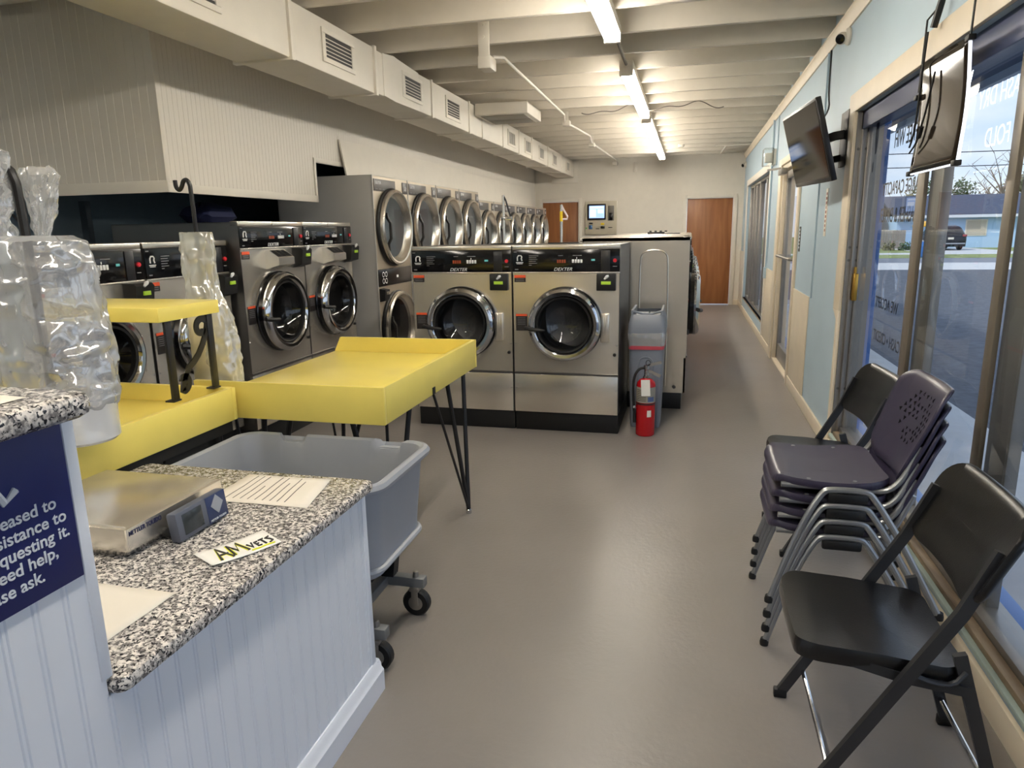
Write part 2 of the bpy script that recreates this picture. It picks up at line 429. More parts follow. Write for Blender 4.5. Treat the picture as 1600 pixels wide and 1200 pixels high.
for y0, y1 in ((W2[0]-.11, W2[0]), (W2[1], W2[1]+.11)): mb.box(WX-.02, WX, y0, y1, .1, W2[3]+.1, .004)
mb.box(WX-.02, WX, W2[0], W2[1], W2[3], W2[3]+.1, .004)
struct(mb.build('trim_7', WHITE))
struct(B(WX-.012, WX, 8.62, 9.54, .1, .98, .003).build('trim_8', CREAM))
struct(B(WX-.012, WX, 13.41, 14.3, .1, 1.05, .003).build('trim_9', WHITE))
mb = MB(); mb.box(WX-.012, WX-.0005, 6.09, 6.95, .1, .93, .003)
tag(mb.build('access_panel', CREAM), 'cream board panel fixed low on the pale blue wall before the glass door', 'panel')
mb = MB()
for y in (6.0, 9.05): mb.box(WX-.012, WX, y-.012, y+.012, 2.2 if y > 7 else .93, 2.76, .002)
struct(mb.build('trim_10', BLUEWALL))
# doors of the back wall
for i, (x0, x1) in enumerate((D1, D2)):
    d = struct(B(x0+.006, x1-.006, 14.33, 14.37, .015, DH-.006, .003).build('door_%d' % (i+1), DOORWOOD))
    mb = MB()
    for a, b in ((x0-.075, x0), (x1, x1+.075)): mb.box(a, b, 14.275, 14.3, 0, DH+.065, .005)
    mb.box(x0, x1, 14.275, 14.3, DH, DH+.065, .005)
    mb.build('door_frame', WHITE, d)
    k = MB().lathe([(0, 0), (.012, 0), (.012, .03), (.027, .04), (.03, .055), (.02, .072), (0, .076)], Matrix.Translation((x0+.07 if i else x1-.07, 14.33, .98)) @ YAX, 16)
    if i: k.build('knob', ALU, d)
    else: k.bm.free()
# ---- the big shop window
GX = 1.035
mb = MB()
mb.box(1.0, 1.11, W1[0], W1[1], W1[2], .19, .004); mb.box(1.0, 1.11, W1[0], W1[1], 2.09, W1[3], .004)
mb.box(WX, 1.11, W1[1]-.012, W1[1], W1[2], W1[3])
for x in (.985,): mb.box(x, x+.012, W1[1]-.04, W1[1]-.01, W1[2], W1[3], .002)
mb.box(1.02, 1.045, W1[1]-.03, W1[1], .19, 2.09, .003)
win = struct(mb.build('window_1', ALU))
mb = MB(); mb.box(.99, 1.09, W1[0], W1[1], 2.075, 2.10, .003); mb.box(.985, 1.0, W1[0], W1[1], 2.06, 2.17, .003)
mb.build('head_rail', mat('navy_rail', (52, 62, 96), .35, .4), win)
for y0, y1 in ((3.612, 3.715), (2.672, 2.735), (1.1, 1.17), (-.6, -.53)):
    mb = MB(); mb.box(1.015, 1.034, y0, y1, .19, 2.08, .003); mb.build('mullion', ALUB, win)
    mb = MB(); mb.box(1.046, 1.066, y0-.13, y0+.02, .19, 2.08, .003); mb.box(1.046, 1.085, y0-.15, y0-.13, .19, 2.08, .002); mb.build('stile', ALU, win)
for y0, y1 in ((3.715, 4.81), (2.735, 3.612), (1.17, 2.672), (-.53, 1.1), (-2.4, -.6)):
    mb = MB(); mb.add([(GX, y0, .19), (GX, y1, .19), (GX, y1, 2.08), (GX, y0, 2.08)], [(0, 1, 2, 3)]); mb.build('pane', GLASS, win)
mb = MB(); mb.box(1.0, 1.03, 4.77, 4.805, 1.03, 1.20, .006); mb.lathe([(0, 0), (.009, 0), (.009, .04), (0, .042)], Matrix.Translation((1.01, 4.785, 1.2)), 10)
mb.build('brass_latch', mat('brass', (190, 150, 70), .3, .9), win)
mb = MB()
for z in (1.36, 1.28, .45, 1.95):
    for x in (.975, 1.02): mb.lathe([(0, .004), (.008, .003), (.009, 0)], Matrix.Translation((x, W1[1]-.013, z)) @ YAX, 8)
mb.build('screws', STEELD, win)
VIN = mat('vinyl_black', (28, 30, 38), .5)
VIN2 = mat('vinyl_grey', (52, 58, 72), .5)
for t, y, z, sz, m, wx_ in (('FREE WIFI', 3.86, 1.895, .12, VIN, .78), ('LARGE CAPACITY', 3.72, 1.655, .095, VIN, .92), ('WASHER & DRYER', 3.70, 1.51, .108, VIN, .82), ('WE ACCEPT', 3.90, 1.045, .085, VIN2, .95), ('CASH \u2022 CREDIT', 3.80, .86, .085, VIN2, .9)):
    text(t, sz, m, win, (GX+.002, y, z), (0, 1, 0), (0, 0, 1), bold=.002, sx=wx_)
for y, z, a, b in ((4.66, 2.03, .035, .13), (4.70, 1.83, .016, .03)):
    mb = MB(); mb.prism([(y+a*math.cos(k*PI/12), z+b*math.sin(k*PI/12)) for k in range(24)], GX+.001, GX+.002, Matrix(((0, 0, 1, 0), (1, 0, 0, 0), (0, 1, 0, 0), (0, 0, 0, 1)))); mb.build('vinyl_drop', VIN2, win)
# sill build-up under the window
struct(B(.962, 1.0, W1[0], 4.8, .14, .165, .004).build('trim_11', SILLWOOD))
struct(B(WX-.016, 1.0, W1[0], W1[1], .125, .142, .003).build('trim_12', mat('sage_ledge', (170, 186, 178), .5)))
# ---- glass entrance door
mb = MB()
mb.box(WX, 1.09, DR[0], DR[0]+.05, 0, DR[3], .003); mb.box(WX, 1.09, DR[1]-.05, DR[1], 0, DR[3], .003); mb.box(WX, 1.09, DR[0], DR[1], DR[3]-.05, DR[3], .003); mb.box(WX, 1.09, DR[0], DR[1], 0, .02, .003)
d = struct(mb.build('door_3', CREAM))
mb = MB(); y0, y1 = DR[0]+.06, DR[1]-.06
for a, b, z0, z1 in ((y0, y0+.06, .03, 2.08), (y1-.06, y1, .03, 2.08), (y0, y1, .03, .2), (y0, y1, 2.0, 2.08)): mb.box(1.0, 1.045, a, b, z0, z1, .003)
mb.build('door_leaf', ALU, d)
mb = MB(); mb.add([(1.02, y0, .2), (1.02, y1, .2), (1.02, y1, 2.0), (1.02, y0, 2.0)], [(0, 1, 2, 3)]); mb.build('pane', GLASS, d)
mb = MB(); mb.tube([(1.0, y0+.1, 1.18), (.93, y0+.1, 1.18), (.93, y1-.1, 1.18), (1.0, y1-.1, 1.18)], .014); mb.build('push_bar', ALU, d)
# ---- far window
mb = MB()
for a, b, z0, z1 in ((W2[0], W2[0]+.05, W2[2], W2[3]), (W2[1]-.05, W2[1], W2[2], W2[3]), (W2[0], W2[1], W2[2], W2[2]+.04), (W2[0], W2[1], W2[3]-.05, W2[3])): mb.box(1.0, 1.09, a, b, z0, z1, .003)
wn = struct(mb.build('window_2', ALU))
for y in (10.55, 11.5, 12.1, 12.6):
    mb = MB(); mb.box(1.0, 1.07, y-.035, y+.035, W2[2]+.04, W2[3]-.05, .003); mb.build('mullion', ALU, wn)
mb = MB(); mb.add([(1.05, W2[0], W2[2]), (1.05, W2[1], W2[2]), (1.05, W2[1], W2[3]), (1.05, W2[0], W2[3])], [(0, 1, 2, 3)]); mb.build('pane', GLASS, wn)
struct(B(.955, 1.0, W2[0], W2[1], W2[2]-.02, W2[2], .003).build('trim_13', SILLWOOD))

# ================================================================== CEILING: duct, lamps, pipes
mb = MB()
mb.box(-2.65, -2.285, -2.6, 5.03, 2.50, 2.822, .012); mb.box(-2.65, -2.30, 5.03, 14.28, 2.515, 2.822, .012)
mb.loft([[Vector((x, 5.22, z)) for x, z in ((-2.6, 2.52), (-2.295, 2.52), (-2.295, 2.82), (-2.6, 2.82))], [Vector((x, 5.36, z)) for x, z in ((-2.6, 2.497), (-2.268, 2.497), (-2.268, 2.827), (-2.6, 2.827))], [Vector((x, 5.47, z)) for x, z in ((-2.6, 2.50), (-2.275, 2.50), (-2.275, 2.825), (-2.6, 2.825))], [Vector((x, 5.95, z)) for x, z in ((-2.6, 2.515), (-2.298, 2.515), (-2.298, 2.822), (-2.6, 2.822))]])
duct = tag(mb.build('air_duct', WHITE), 'long white boxed air duct with grilles hung under the beams along the grooved wall', 'duct')
for y in (1.4, 3.90, 5.04, 6.26, 7.37, 7.85, 8.75, 9.6, 10.4, 11.6, 12.9):
    mb = MB(); mb.box(-2.665, -2.268 if y < 5.1 else -2.288, y-.018, y+.018, 2.488 if y < 5.1 else 2.503, 2.829, .004); mb.build('flange', WHITE, duct)
DARKV = mat('grille_dark', (58, 56, 54), .6)
for y, wd in ((3.02, .42), (4.49, .36), (5.76, .36), (6.85, .36), (9.2, .34), (10.15, .34), (11.1, .34), (12.2, .34), (13.55, .34)):
    fx = -2.285 if y < 5.03 else -2.262 if y < 5.9 else -2.30
    if 5.1 < y < 5.9: fx = -2.285
    mb = MB()
    for a, b, c, d_ in ((-wd/2-.04, wd/2+.04, .07, .10), (-wd/2-.04, wd/2+.04, -.10, -.07), (-wd/2-.04, -wd/2, -.07, .07), (wd/2, wd/2+.04, -.07, .07)): mb.box(fx, fx+.01, y+a, y+b, 2.665+c, 2.665+d_, .002)
    g = mb.build('register', WHITE, duct)
    MB().box(fx, fx+.003, y-wd/2, y+wd/2, 2.595, 2.735).build('register_throat', DARKV, g)
    mb = MB()
    if y < 9:
        for k in range(5): mb.box(fx+.002, fx+.006, y-wd/2, y+wd/2, 2.612+k*.0235, 2.617+k*.0235)
    else:
        for k in range(6): mb.box(fx+.002, fx+.006, y-wd/2+.03+k*wd/6, y-wd/2+.045+k*wd/6, 2.595, 2.735)
    mb.build('slats', WHITE, g)
MB().box(-2.75, -2.22, 14.27, 14.30, 2.41, 2.83, .003).build('wall_collar', WHITE, duct)
LX = -.555
def strip_light(y0, y1, label, grp=None, lx=None):
    t = thing('strip_light', label, 'light', (lx or LX, (y0+y1)/2, 2.83), 0, 'fluorescent strip lights in one line under the beams'); L = (y1-y0)/2
    MB().box(-.055, .055, -L, L, -.06, 0, .006).build('housing', WHITE, t)
    for s in (-1, 1): MB().box(-.055, .055, s*(L-.02)-.02, s*(L-.02)+.02, -.115, -.055, .004).build('end_cap', WHITE, t)
    for x in (-.034, .034):
        mb = MB(); mb.tube([(x, -L+.04, -.09), (x, L-.04, -.09)], .0175, 12); mb.build('tube', TUBE, t)
strip_light(2.63, 5.07, 'bright twin-tube strip light cut by the top of the photo, nearest of the row')
strip_light(6.08, 8.50, 'bright twin-tube strip light with a conduit at its near end, second of the row')
strip_light(8.80, 11.16, 'bright twin-tube strip light third along the row')
strip_light(11.17, 13.55, 'bright twin-tube strip light last of the row by the back wall')
strip_light(-.9, 1.54, 'bright twin-tube strip light over the staff side left of the counter', None, -3.5)
strip_light(-.6, 1.84, 'bright twin-tube strip light over the counter')
mb = MB(); mb.tube([(LX+.0, 5.05, 2.80), (LX, 5.35, 2.81), (LX+.0, 5.8, 2.80), (LX, 6.1, 2.80)], .013, 8); mb.tube([(LX, 8.48, 2.80), (LX, 8.82, 2.80)], .013, 8)
tag(mb.build('lamp_conduit', ALU), 'grey metal conduit joining the strip lights end to end', 'conduit')
p = thing('pipe_run', 'thin white pipe run zigzagging under the beams left of the strip lights', 'pipe', (0, 0, 0))
mb = MB(); mb.tube([(-1.47, 5.30, 2.70), (-1.47, 5.35, 2.76), (-1.455, 5.6, 2.81), (-1.48, 8.45, 2.81), (-1.49, 8.55, 2.74), (-1.47, 8.66, 2.74), (-1.44, 10.4, 2.80), (-1.45, 10.6, 2.74), (-1.45, 11.06, 2.74), (-1.43, 14.0, 2.79), (-1.43, 14.28, 2.74)], .012, 8)
mb.build('pipe', WHITE, p)
for y in (8.60, 10.83, 14.15):
    mb = MB(); mb.box(-1.52, -1.43, y-.05, y+.05, 2.70, 2.76, .008); mb.box(-1.485, -1.455, y-.012, y+.012, 2.76, 2.86); mb.build('junction_box', WHITE, p)
mb = MB(); mb.box(-1.52, -1.44, 5.14, 5.16, 2.72, 2.98, .003); mb.box(-1.53, -1.43, 5.14, 5.30, 2.64, 2.73, .012)
for z in (2.85, 2.93): mb.lathe([(0, .006), (.009, .004), (.01, 0)], Matrix.Translation((-1.48, 5.14, z)) @ YAX, 8)
tag(mb.build('hanger_bracket', WHITE), 'white strap bracket with a box screwed to a beam at the start of the pipe', 'bracket')
t = thing('ceiling_cassette', 'white flat air unit with a grille underside set between beams beside the duct', 'air unit', (-2.0, 7.9, 2.83))
MB().box(-.29, .29, -.35, .35, -.12, 0, .01).build('housing', WHITE, t)
mb = MB(); mb.box(-.24, .24, -.3, -.01, -.128, -.121, .003); mb.box(-.24, .24, .01, .3, -.128, -.121, .003); mb.build('grille', mat('grille_grey', (150, 145, 135), .6), t)
mb = MB(); pts = []
for k in range(60):
    f = k/59; pts.append((-1.25+f*1.55, 8.29+.03*math.sin(f*9), 2.825-.02-.028*math.sin(f*14)-.02*math.sin(f*27+1)))
mb.tube(pts, .005, 6)
tag(mb.build('loose_wire', mat('wire_grey', (96, 88, 80), .6)), 'thin dark wire sagging across a beam near the middle strip light', 'wire')
mb = MB(); mb.lathe([(0, 0), (.05, 0), (.055, -.02), (.045, -.04), (0, -.045)], Matrix.Translation((-.2, 4.70+.58*13, 2.83)), 20)
tag(mb.build('smoke_detector', WHITE), 'small round white detector under a far beam right of the last strip light', 'detector')
mb = MB(); mb.tube([(.94, 12.6, 2.82), (.35, 12.6, 2.82)], .012, 6); mb.tube([(.52, 12.6, 2.82), (.48, 13.9, 2.82)], .012, 6)
tag(mb.build('ceiling_pipe', WHITE), 'short white pipe tee under the beams at the far right ceiling corner', 'pipe')
mb = MB(); mb.box(-1.13, -1.06, 14.27, 14.30, 2.58, 2.76, .01); mb.box(-1.115, -1.075, 14.262, 14.27, 2.63, 2.71, .006)
tag(mb.build('wall_box', WHITE), 'small white box high on the back wall left of the last strip light', 'box')

# ================================================================== WASHERS AND DRYERS
def lever(mb, x, z, r, y):
    mb.tube([(x-r-.02, y-.03, z+.008), (x-r+.03, y-.055, z), (x-r+.11, y-.052, z-.006), (x-r+.125, y-.045, z-.008)], [.017, .016, .011, .008], 8)
def panel_marks(pn, x0, x1, zt, zb, y):
    h = zt-zb; wd = x1-x0
    mb = MB(); cx, cz = x0+.055, zb+.62*h                                    # white arch emblem
    mb.tube([(cx-.016, y, cz-.018), (cx-.016, y, cz+.008), (cx-.008, y, cz+.02), (cx+.010, y, cz+.02), (cx+.017, y, cz+.010), (cx+.013, y, cz-.002), (cx+.018, y, cz-.018)], .0045, 6)
    mb.box(cx-.027, cx+.027, y-.001, y, cz-.032, cz-.027); mb.box(cx-.022, cx+.022, y-.001, y, cz-.040, cz-.036)
    mb.build('emblem', MARK, pn)
    mb = MB()
    for k in range(6): mb.box(x0+.125, x0+.125+(.07, .055, .062, .05, .06, .02)[k], y-.001, y, zb+h*(.72-.085*k), zb+h*(.745-.085*k))
    mb.box(x0+.34, x0+.375, y-.001, y, zb+h*.72, zb+h*.75); mb.box(x0+.445, x0+.51, y-.001, y, zb+h*.72, zb+h*.75)
    mb.box(x0+.012, x0+.035, y-.001, y, zb+h*.9, zb+h*.94); mb.box(x0+.02, x0+.045, y-.001, y, zb+h*.09, zb+h*.13); mb.box(x1-.05, x1-.02, y-.001, y, zb+h*.22, zb+h*.25)
    mb.build('small_marking', MARKG, pn)
    f = wd/.79
    mb = MB()
    for k in range(4): mb.box(x0+.335*f+k*.017, x0+.335*f+.013+k*.017, y-.0012, y, zb+h*.40, zb+h*.55)
    mb.build('display', LED, pn)
    mb = MB()
    for k in range(4): mb.box(x0+.445*f+k*.02, x0+.445*f+.0155+k*.02, y-.005, y, zb+h*.40, zb+h*.56, .002)
    mb.box(x0+.445*f+.032, x0+.445*f+.037, y-.0012, y, zb+h*.58, zb+h*.66)
    mb.build('buttons', MARK, pn)
    MB().box(x0+.585*f, x0+.612*f, y-.0012, y, zb+h*.49, zb+h*.57).build('lamp', CYAN, pn)
    MB().box(x1-.135*f, x1-.07*f, y-.004, y, zb+.02*h, zb+.95*h, .001).build('coin_plate', mat('panel_dark_grey', (34, 34, 37), .3), pn)
    MB().lathe([(0, .008), (.012, .008), (.014, 0)], Matrix.Translation((x1-.036*f, y, zb+.5*h)) @ YAX, 16).build('stop_button', REDB, pn)
    text('DEXTER', .032, MARK, pn, (x0+.31*f, y-.0012, zb+.045*h), (1, 0, 0), (0, 0, 1), shear=.3, sx=1.15)
def washer(label, group, W=.79, H=1.395, D=.80, kick=.15, ph=.16, cz=.826, R=.262, split=.455, soap=False, tilt_reader=False, ridge=False, lid=False):
    t = thing('washer', label, 'washing machine', group=group)
    x0, x1 = -W/2+.004, W/2-.004
    pb = H-.03-ph
    MB().box(x0, x1, .03, D, 0, kick, .004).build('plinth', BLACK, t)
    mb = MB()
    mb.box(x0, x0+.004, 0, D, kick, H-.004); mb.box(x1-.004, x1, 0, D, kick, H-.004); mb.box(x0, x1, D-.01, D, kick, H-.004); mb.box(x0, x1, .0, D, H-.012, H-.004)
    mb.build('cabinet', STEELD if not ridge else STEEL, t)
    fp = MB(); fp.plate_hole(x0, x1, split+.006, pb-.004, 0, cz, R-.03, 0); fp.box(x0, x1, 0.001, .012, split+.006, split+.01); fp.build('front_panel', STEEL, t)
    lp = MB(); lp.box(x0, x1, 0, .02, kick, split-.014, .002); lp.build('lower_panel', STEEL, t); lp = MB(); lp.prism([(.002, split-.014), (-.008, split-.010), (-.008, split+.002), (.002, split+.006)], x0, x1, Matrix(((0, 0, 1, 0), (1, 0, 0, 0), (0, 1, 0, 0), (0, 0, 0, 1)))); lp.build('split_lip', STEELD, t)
    tp = MB(); tp.box(x0, x1, -.006, .06, H-.032, H, .003)
    if lid: tp.box(x0, x1, 0, D+.02, H-.034, H, .004)
    tp.lathe([(0, .008), (.011, .007), (.012, 0)], Matrix.Translation((0, -.006, H-.016)) @ YAX, 10)
    tp.build('top_strip', STEEL, t)
    pn = MB().box(x0+.002, x1-.002, -.008, .02, pb, H-.033, .002).build('control_panel', BLACKG, t)
    panel_marks(pn, x0, x1, H-.035, pb, -.0085)
    MB().box(x0, x1, -.010, .0, pb-.012, pb-.002, .001).build('panel_lip', STEEL, t)
    # payment reader under the panel
    rx = x1-.095
    ry = -.03
    if tilt_reader:
        mb = MB(); mb.prism([(0, pb-.013), (-.075, pb-.015), (-.09, pb-.03), (-.075, pb-.14), (0, pb-.16)], rx-.065, rx+.07, Matrix(((0, 0, 1, 0), (1, 0, 0, 0), (0, 1, 0, 0), (0, 0, 0, 1))))
        rd = mb.build('card_reader', BLACK, t); yl = -.093
    else:
        rd = MB().box(rx-.068, rx+.068, ry, 0, pb-.135, pb-.014, .005).build('card_reader', BLACK, t); yl = ry-.001
    if tilt_reader: zo = .02
    else: zo = 0
    MB().box(rx-.034+.02*tilt_reader, rx+.034, yl-.002, yl+.03*tilt_reader+.001, pb-.090+zo*.5, pb-.068+zo*.5, .001).build('reader_screen', LCD, rd)
    mb = MB(); mb.tube([(rx-.012, yl-.001, pb-.052+zo), (rx+.008, yl-.001, pb-.034+zo), (rx+.020, yl-.001, pb-.028+zo)], [.006, .012, .007], 8); mb.build('card_symbol', MARK, rd)
    def sticker(x, z0, z1, wd):
        s_ = MB().box(x, x+wd, -.003, .0, z0, z1).build('warning_sticker', mat('sticker_black', (30, 26, 26), .5), t)
        MB().box(x, x+wd, -.004, -.003, z1-.016 if z1-z0 > .06 else z1-.02, z1).build('sticker_band', ORANGE, s_)
        mb = MB()
        for k in range(2 if z1-z0 < .08 else 5): mb.box(x+.012, x+wd-.012, -.004, -.003, z1-.03-k*.012, z1-.027-k*.012)
        mb.build('sticker_print', MARKG, s_)
    sticker(x0+.012, pb-.075, pb-.024, .085); sticker(x0+.02, cz-.055, cz+.07, .085)
    DO = Matrix.Translation((0, 0, cz)) @ YAX
    dr = MB().lathe([(R+.002, .050), (R+.005, .066), (R-.006, .088), (R-.022, .097), (R-.042, .094), (R-.056, .080), (R-.060, .06), (R-.060, .03)], DO, 56).build('door', CHROME, t)
    MB().lathe([(R+.009, 0), (R+.010, .012), (R+.002, .018), (R+.0, .052), (R-.01, .055)], DO, 56).build('door_band', BLACKG, dr)
    MB().lathe([(R-.058, .082), (R-.072, .080), (R-.078, .062), (R-.078, -.02), (R-.03, -.02)], DO, 48).build('gasket', BLACK, dr)
    g = MB().lathe([(0, -.05), (R*.25, -.046), (R*.45, -.028), (R-.10, .012), (R-.076, .058)], DO, 48).build('door_glass', DGLASS, dr)
    mb = MB(); lever(mb, 0, cz-.03, R, -.055); mb.build('handle', BLACK, dr)
    mb = MB(); mb.box(R-.004, R+.06, -.022, 0, cz-.13, cz+.08, .008); mb.box(R+.012, R+.02, -.026, -.02, cz-.115, cz+.065, .002); mb.box(R+.03, R+.036, -.026, -.02, cz-.115, cz+.065, .002); mb.build('hinge', STEEL, dr)
    MB().lathe([(R-.028, 0), (R-.04, -.05), (R-.03, -.1), (R-.03, -.42), (R*.5, -.46), (0, -.46)], Matrix.Translation((0, 0, cz)) @ YAX, 48).build('drum', DRUM, t)
    mb = MB()
    mb.lathe([(0, .014), (.011, .012), (.013, 0)], Matrix.Translation((x1-.03, 0, split+.15)) @ YAX, 12); mb.build('lock', BLACK, t)
    for sx in (x0+.015, x1-.015):
        for z in (split+.22, split-.12): MB().lathe([(0, .004), (.006, .003), (.007, 0)], Matrix.Translation((sx, 0, z)) @ YAX, 8).build('screw', CHROME, t)
    if soap:
        sb = MB().prism([(0, pb-.022), (-.025, pb-.022), (-.105, pb-.075), (-.105, pb-.125), (0, pb-.155)], -.11, .09, Matrix(((0, 0, 1, 0), (1, 0, 0, 0), (0, 1, 0, 0), (0, 0, 0, 1)))).build('soap_box', STEEL, t)
        mb = MB()
        for k in range(3): mb.add([(-.10+k*.062, -.030, pb-.0243), (-.044+k*.062, -.030, pb-.0243), (-.044+k*.062, -.094, pb-.0667), (-.10+k*.062, -.094, pb-.0667)], [(0, 1, 2, 3)])
        mb.build('soap_lid', BLACK, sb)
    if ridge:
        xs = x0-.001
        mb = MB(); a, b = D*.585, D*.845
        a, b = .165, .395
        mb.tube([(xs, a, .2), (xs, a, H-.19), (xs, a+.02, H-.13), (xs, a+.07, H-.105), (xs, b-.07, H-.105), (xs, b-.02, H-.13), (xs, b, H-.19), (xs, b, .2)], .007, 8, smooth=2); mb.build('pressed_ridge', STEEL, t)
        MB().lathe([(0, .006), (.014, .005), (.016, 0)], Matrix.Translation((xs, .09, .19)) @ Matrix.Rotation(-PI/2, 4, 'Y'), 12).build('bolt', STEELD, t)
    return t
FR = -.025
a = washer('stainless washer facing the aisle, left of the front pair, behind the yellow table', 'front pair of washers facing the camera')
a.location = (-2.05+.395, 4.99, 0)
b = dup(a, (-.475-.39, 4.99, 0), label='stainless washer facing the aisle, right of the front pair, beside the grey bin')
IS = washer('washer at the near end of the back island, pressed steel side behind the grey bin', 'back island of washers seen from the side', H=1.43, kick=.14, D=.87, cz=.85, lid=True, ridge=True)
IS.location = (0, 5.85+.395, 0); IS.rotation_euler = (0, 0, PI/2)
IS2 = washer('washer of the back island hidden behind the end one but for its black handle', 'back island of washers seen from the side', H=1.43, kick=.14, D=.87, cz=.85, lid=True)
IS2.location = (0, 5.85+.395+.79, 0); IS2.rotation_euler = (0, 0, PI/2)
for k in range(2, 6):
    dup(IS2, (0, 5.85+.395+.79*k, 0), label='washer of the back island hidden behind the end one but for its black handle')
m_ = washer('large washer with soap box on a raised base, next to the smaller washers', 'two large washers with soap boxes', H=1.592, W=.80, D=1.0, kick=.16, ph=.145, cz=.955, R=.28, split=.56, soap=True, tilt_reader=True)
m_.location = (-2.9, 4.50, 0); m_.rotation_euler = (0, 0, PI/2)
dup(m_, (-2.9, 5.30, 0), label='large washer with soap box against the grey side of the dryers')
s_ = washer('smaller washer half covered by the clear bag sleeve, beside the large washers', 'two smaller washers behind the riser shelf', H=1.47, W=.745, D=.95, kick=.2, ph=.172, cz=.885, R=.228, split=.50, tilt_reader=True)
s_.location = (-2.98, 3.70, 0); s_.rotation_euler = (0, 0, PI/2)
dup(s_, (-2.98, 2.945, 0), label='smaller washer behind the yellow riser shelf, next to the stacked poly bags')

DRYF = mat('dryer_front', (196, 184, 164), .34, .55)
DPAN = mat('dryer_header', (84, 80, 78), .4)
DINT = mat('dryer_interior', (196, 200, 204), .45, .3)
def dryer(label, group, W, H, R, c1, c2, hh):
    t = thing('stack_dryer', label, 'dryer', group=group)
    x0, x1 = -W/2+.003, W/2-.003; D = .95
    mb = MB(); mb.box(x0, x0+.004, 0, D, .12, H-.003); mb.box(x1-.004, x1, 0, D, .12, H-.003); mb.box(x0, x1, D-.01, D, .12, H); mb.box(x0, x1, 0, D, H-.006, H); mb.box(x0, x0+.012, -.004, .01, .12, H)
    mb.build('cabinet', GREYP, t)
    MB().box(x0, x1, .03, D, 0, .12).build('plinth', BLACK, t)
    zm = (c1+c2)/2+.0
    zp0, zp1 = c1-R-.185, c1-R-.035
    mb = MB(); mb.plate_hole(x0+.012, x1, zp1+.004, H-.004, 0, c1, R-.02, 0); mb.plate_hole(x0+.012, x1, .12, zp0-.004, 0, c2, R-.02, 0); mb.build('front_panel', DRYF, t)
    hd = MB().box(x0+.03, x0+.03+W*.58, -.006, 0, H-hh-.02, H-.03, .001).build('header_plate', DPAN, t)
    text('DEXTER', .034, MARK, hd, (x0+.055, -.007, H-.03-hh*.38), (1, 0, 0), (0, 0, 1), bold=.001)
    mb = MB()
    for k in range(4): mb.box(x0+.055+k*.075, x0+.105+k*.075, -.0072, -.006, H-.03-hh*.78, H-.03-hh*.72)
    mb.build('header_print', MARKG, hd)
    h2 = MB().box(x1-.13, x1-.012, -.006, 0, H-hh-.02, H-.03, .001).build('emblem_plate', DPAN, t)
    mb = MB(); cx, cz = x1-.07, H-.02-hh*.6; mb.tube([(cx-.018, -.007, cz-.02), (cx-.018, -.007, cz+.01), (cx, -.007, cz+.026), (cx+.018, -.007, cz+.01), (cx+.012, -.007, cz-.02)], .005, 6); mb.build('emblem', MARK, h2)
    cp = MB().box(x0+.014, x1, -.008, .01, zp0, zp1, .002).build('control_panel', mat('dryer_panel', (40, 36, 34), .25), t)
    mb = MB()
    for i in range(2):
        for j in range(2): mb.lathe([(.018, .001), (.022, .002), (.026, .001)], Matrix.Translation((x0+.12+i*.06, -.008, zp0+.045+j*.06)) @ YAX, 14)
    mb.build('selector_marks', MARK, cp)
    MB().box(x0+.42, x0+.46, -.010, -.008, zp0+.06, zp0+.085).build('button', MARK, cp)
    rd = MB().prism([(0, zp0-.02), (-.06, zp0-.03), (-.05, zp0-.13), (0, zp0-.14)], x0+.03, x0+.13, Matrix(((0, 0, 1, 0), (1, 0, 0, 0), (0, 1, 0, 0), (0, 0, 0, 1)))).build('card_reader', BLACK, t)
    MB().box(x0+.06, x0+.12, -.066, -.05, zp0-.075, zp0-.045, .003).build('reader_face', STEEL, rd)
    for cz in (c1, c2):
        d = MB().lathe([(R, 0), (R+.004, .015), (R+.0, .058), (R-.012, .07), (R-.028, .066), (R-.032, .05), (R-.06, .01), (R-.07, .0)], Matrix.Translation((0, 0, cz)) @ YAX, 56).build('door', STEEL, t)
        MB().lathe([(R+.012, 0), (R+.014, .02), (R+.004, .028)], Matrix.Translation((-.012, 0, cz)) @ YAX, 48).build('door_gasket', BLACK, d)
        MB().lathe([(0, .022), (R*.5, .022), (R-.045, .020)], Matrix.Translation((0, 0, cz)) @ YAX, 48).build('door_glass', GLASS if cz == c1 else DGLASS, d)
        mb = MB(); mb.flat([(-R*.72, -.055, cz+.13), (-R*.72, -.06, cz+.09), (-R*.62, -.075, cz+.04), (-R*.62, -.075, cz-.10), (-R*.70, -.06, cz-.15), (-R*.66, -.055, cz-.22)], .026, .022); mb.build('handle', BLACK, d)
        mb = MB(); mb.box(R*.92, R+.03, -.03, 0, cz-.20, cz-.16, .004); mb.box(R*.92, R+.03, -.03, 0, cz+.16, cz+.20, .004); mb.build('hinge', STEEL, d)
        MB().lathe([(R-.02, 0), (R-.02, -.05), (R+.02, -.06), (R+.02, -.62), (0, -.62)], Matrix.Translation((0, 0, cz)) @ YAX, 48).build('drum', DINT if cz == c1 else DRUM, t)
    MB().box(x1-.03, x1-.004, -.012, 0, zp1+.25, zp1+.27).build('latch', BLACK, t)
    return t
lab4 = ['tall stack dryer with round glass doors, first in line with its grey side showing', 'tall stack dryer second in line after the grey side panel', 'tall stack dryer third in line, above the left front washer', 'tall stack dryer last of the four tall ones, before the shorter dryers']
dA = dryer(lab4[0], 'four tall stack dryers along the wall', .812, 2.005, .345, 1.548, .60, .115)
dA.rotation_euler = (0, 0, PI/2)
for k in range(4):
    y = 5.87+.406+.812*k
    if k == 0: dA.location = (-2.75, y, 0)
    else: dup(dA, (-2.75, y, 0), label=lab4[k])
nth = ['first', 'second', 'third', 'fourth', 'fifth', 'sixth']
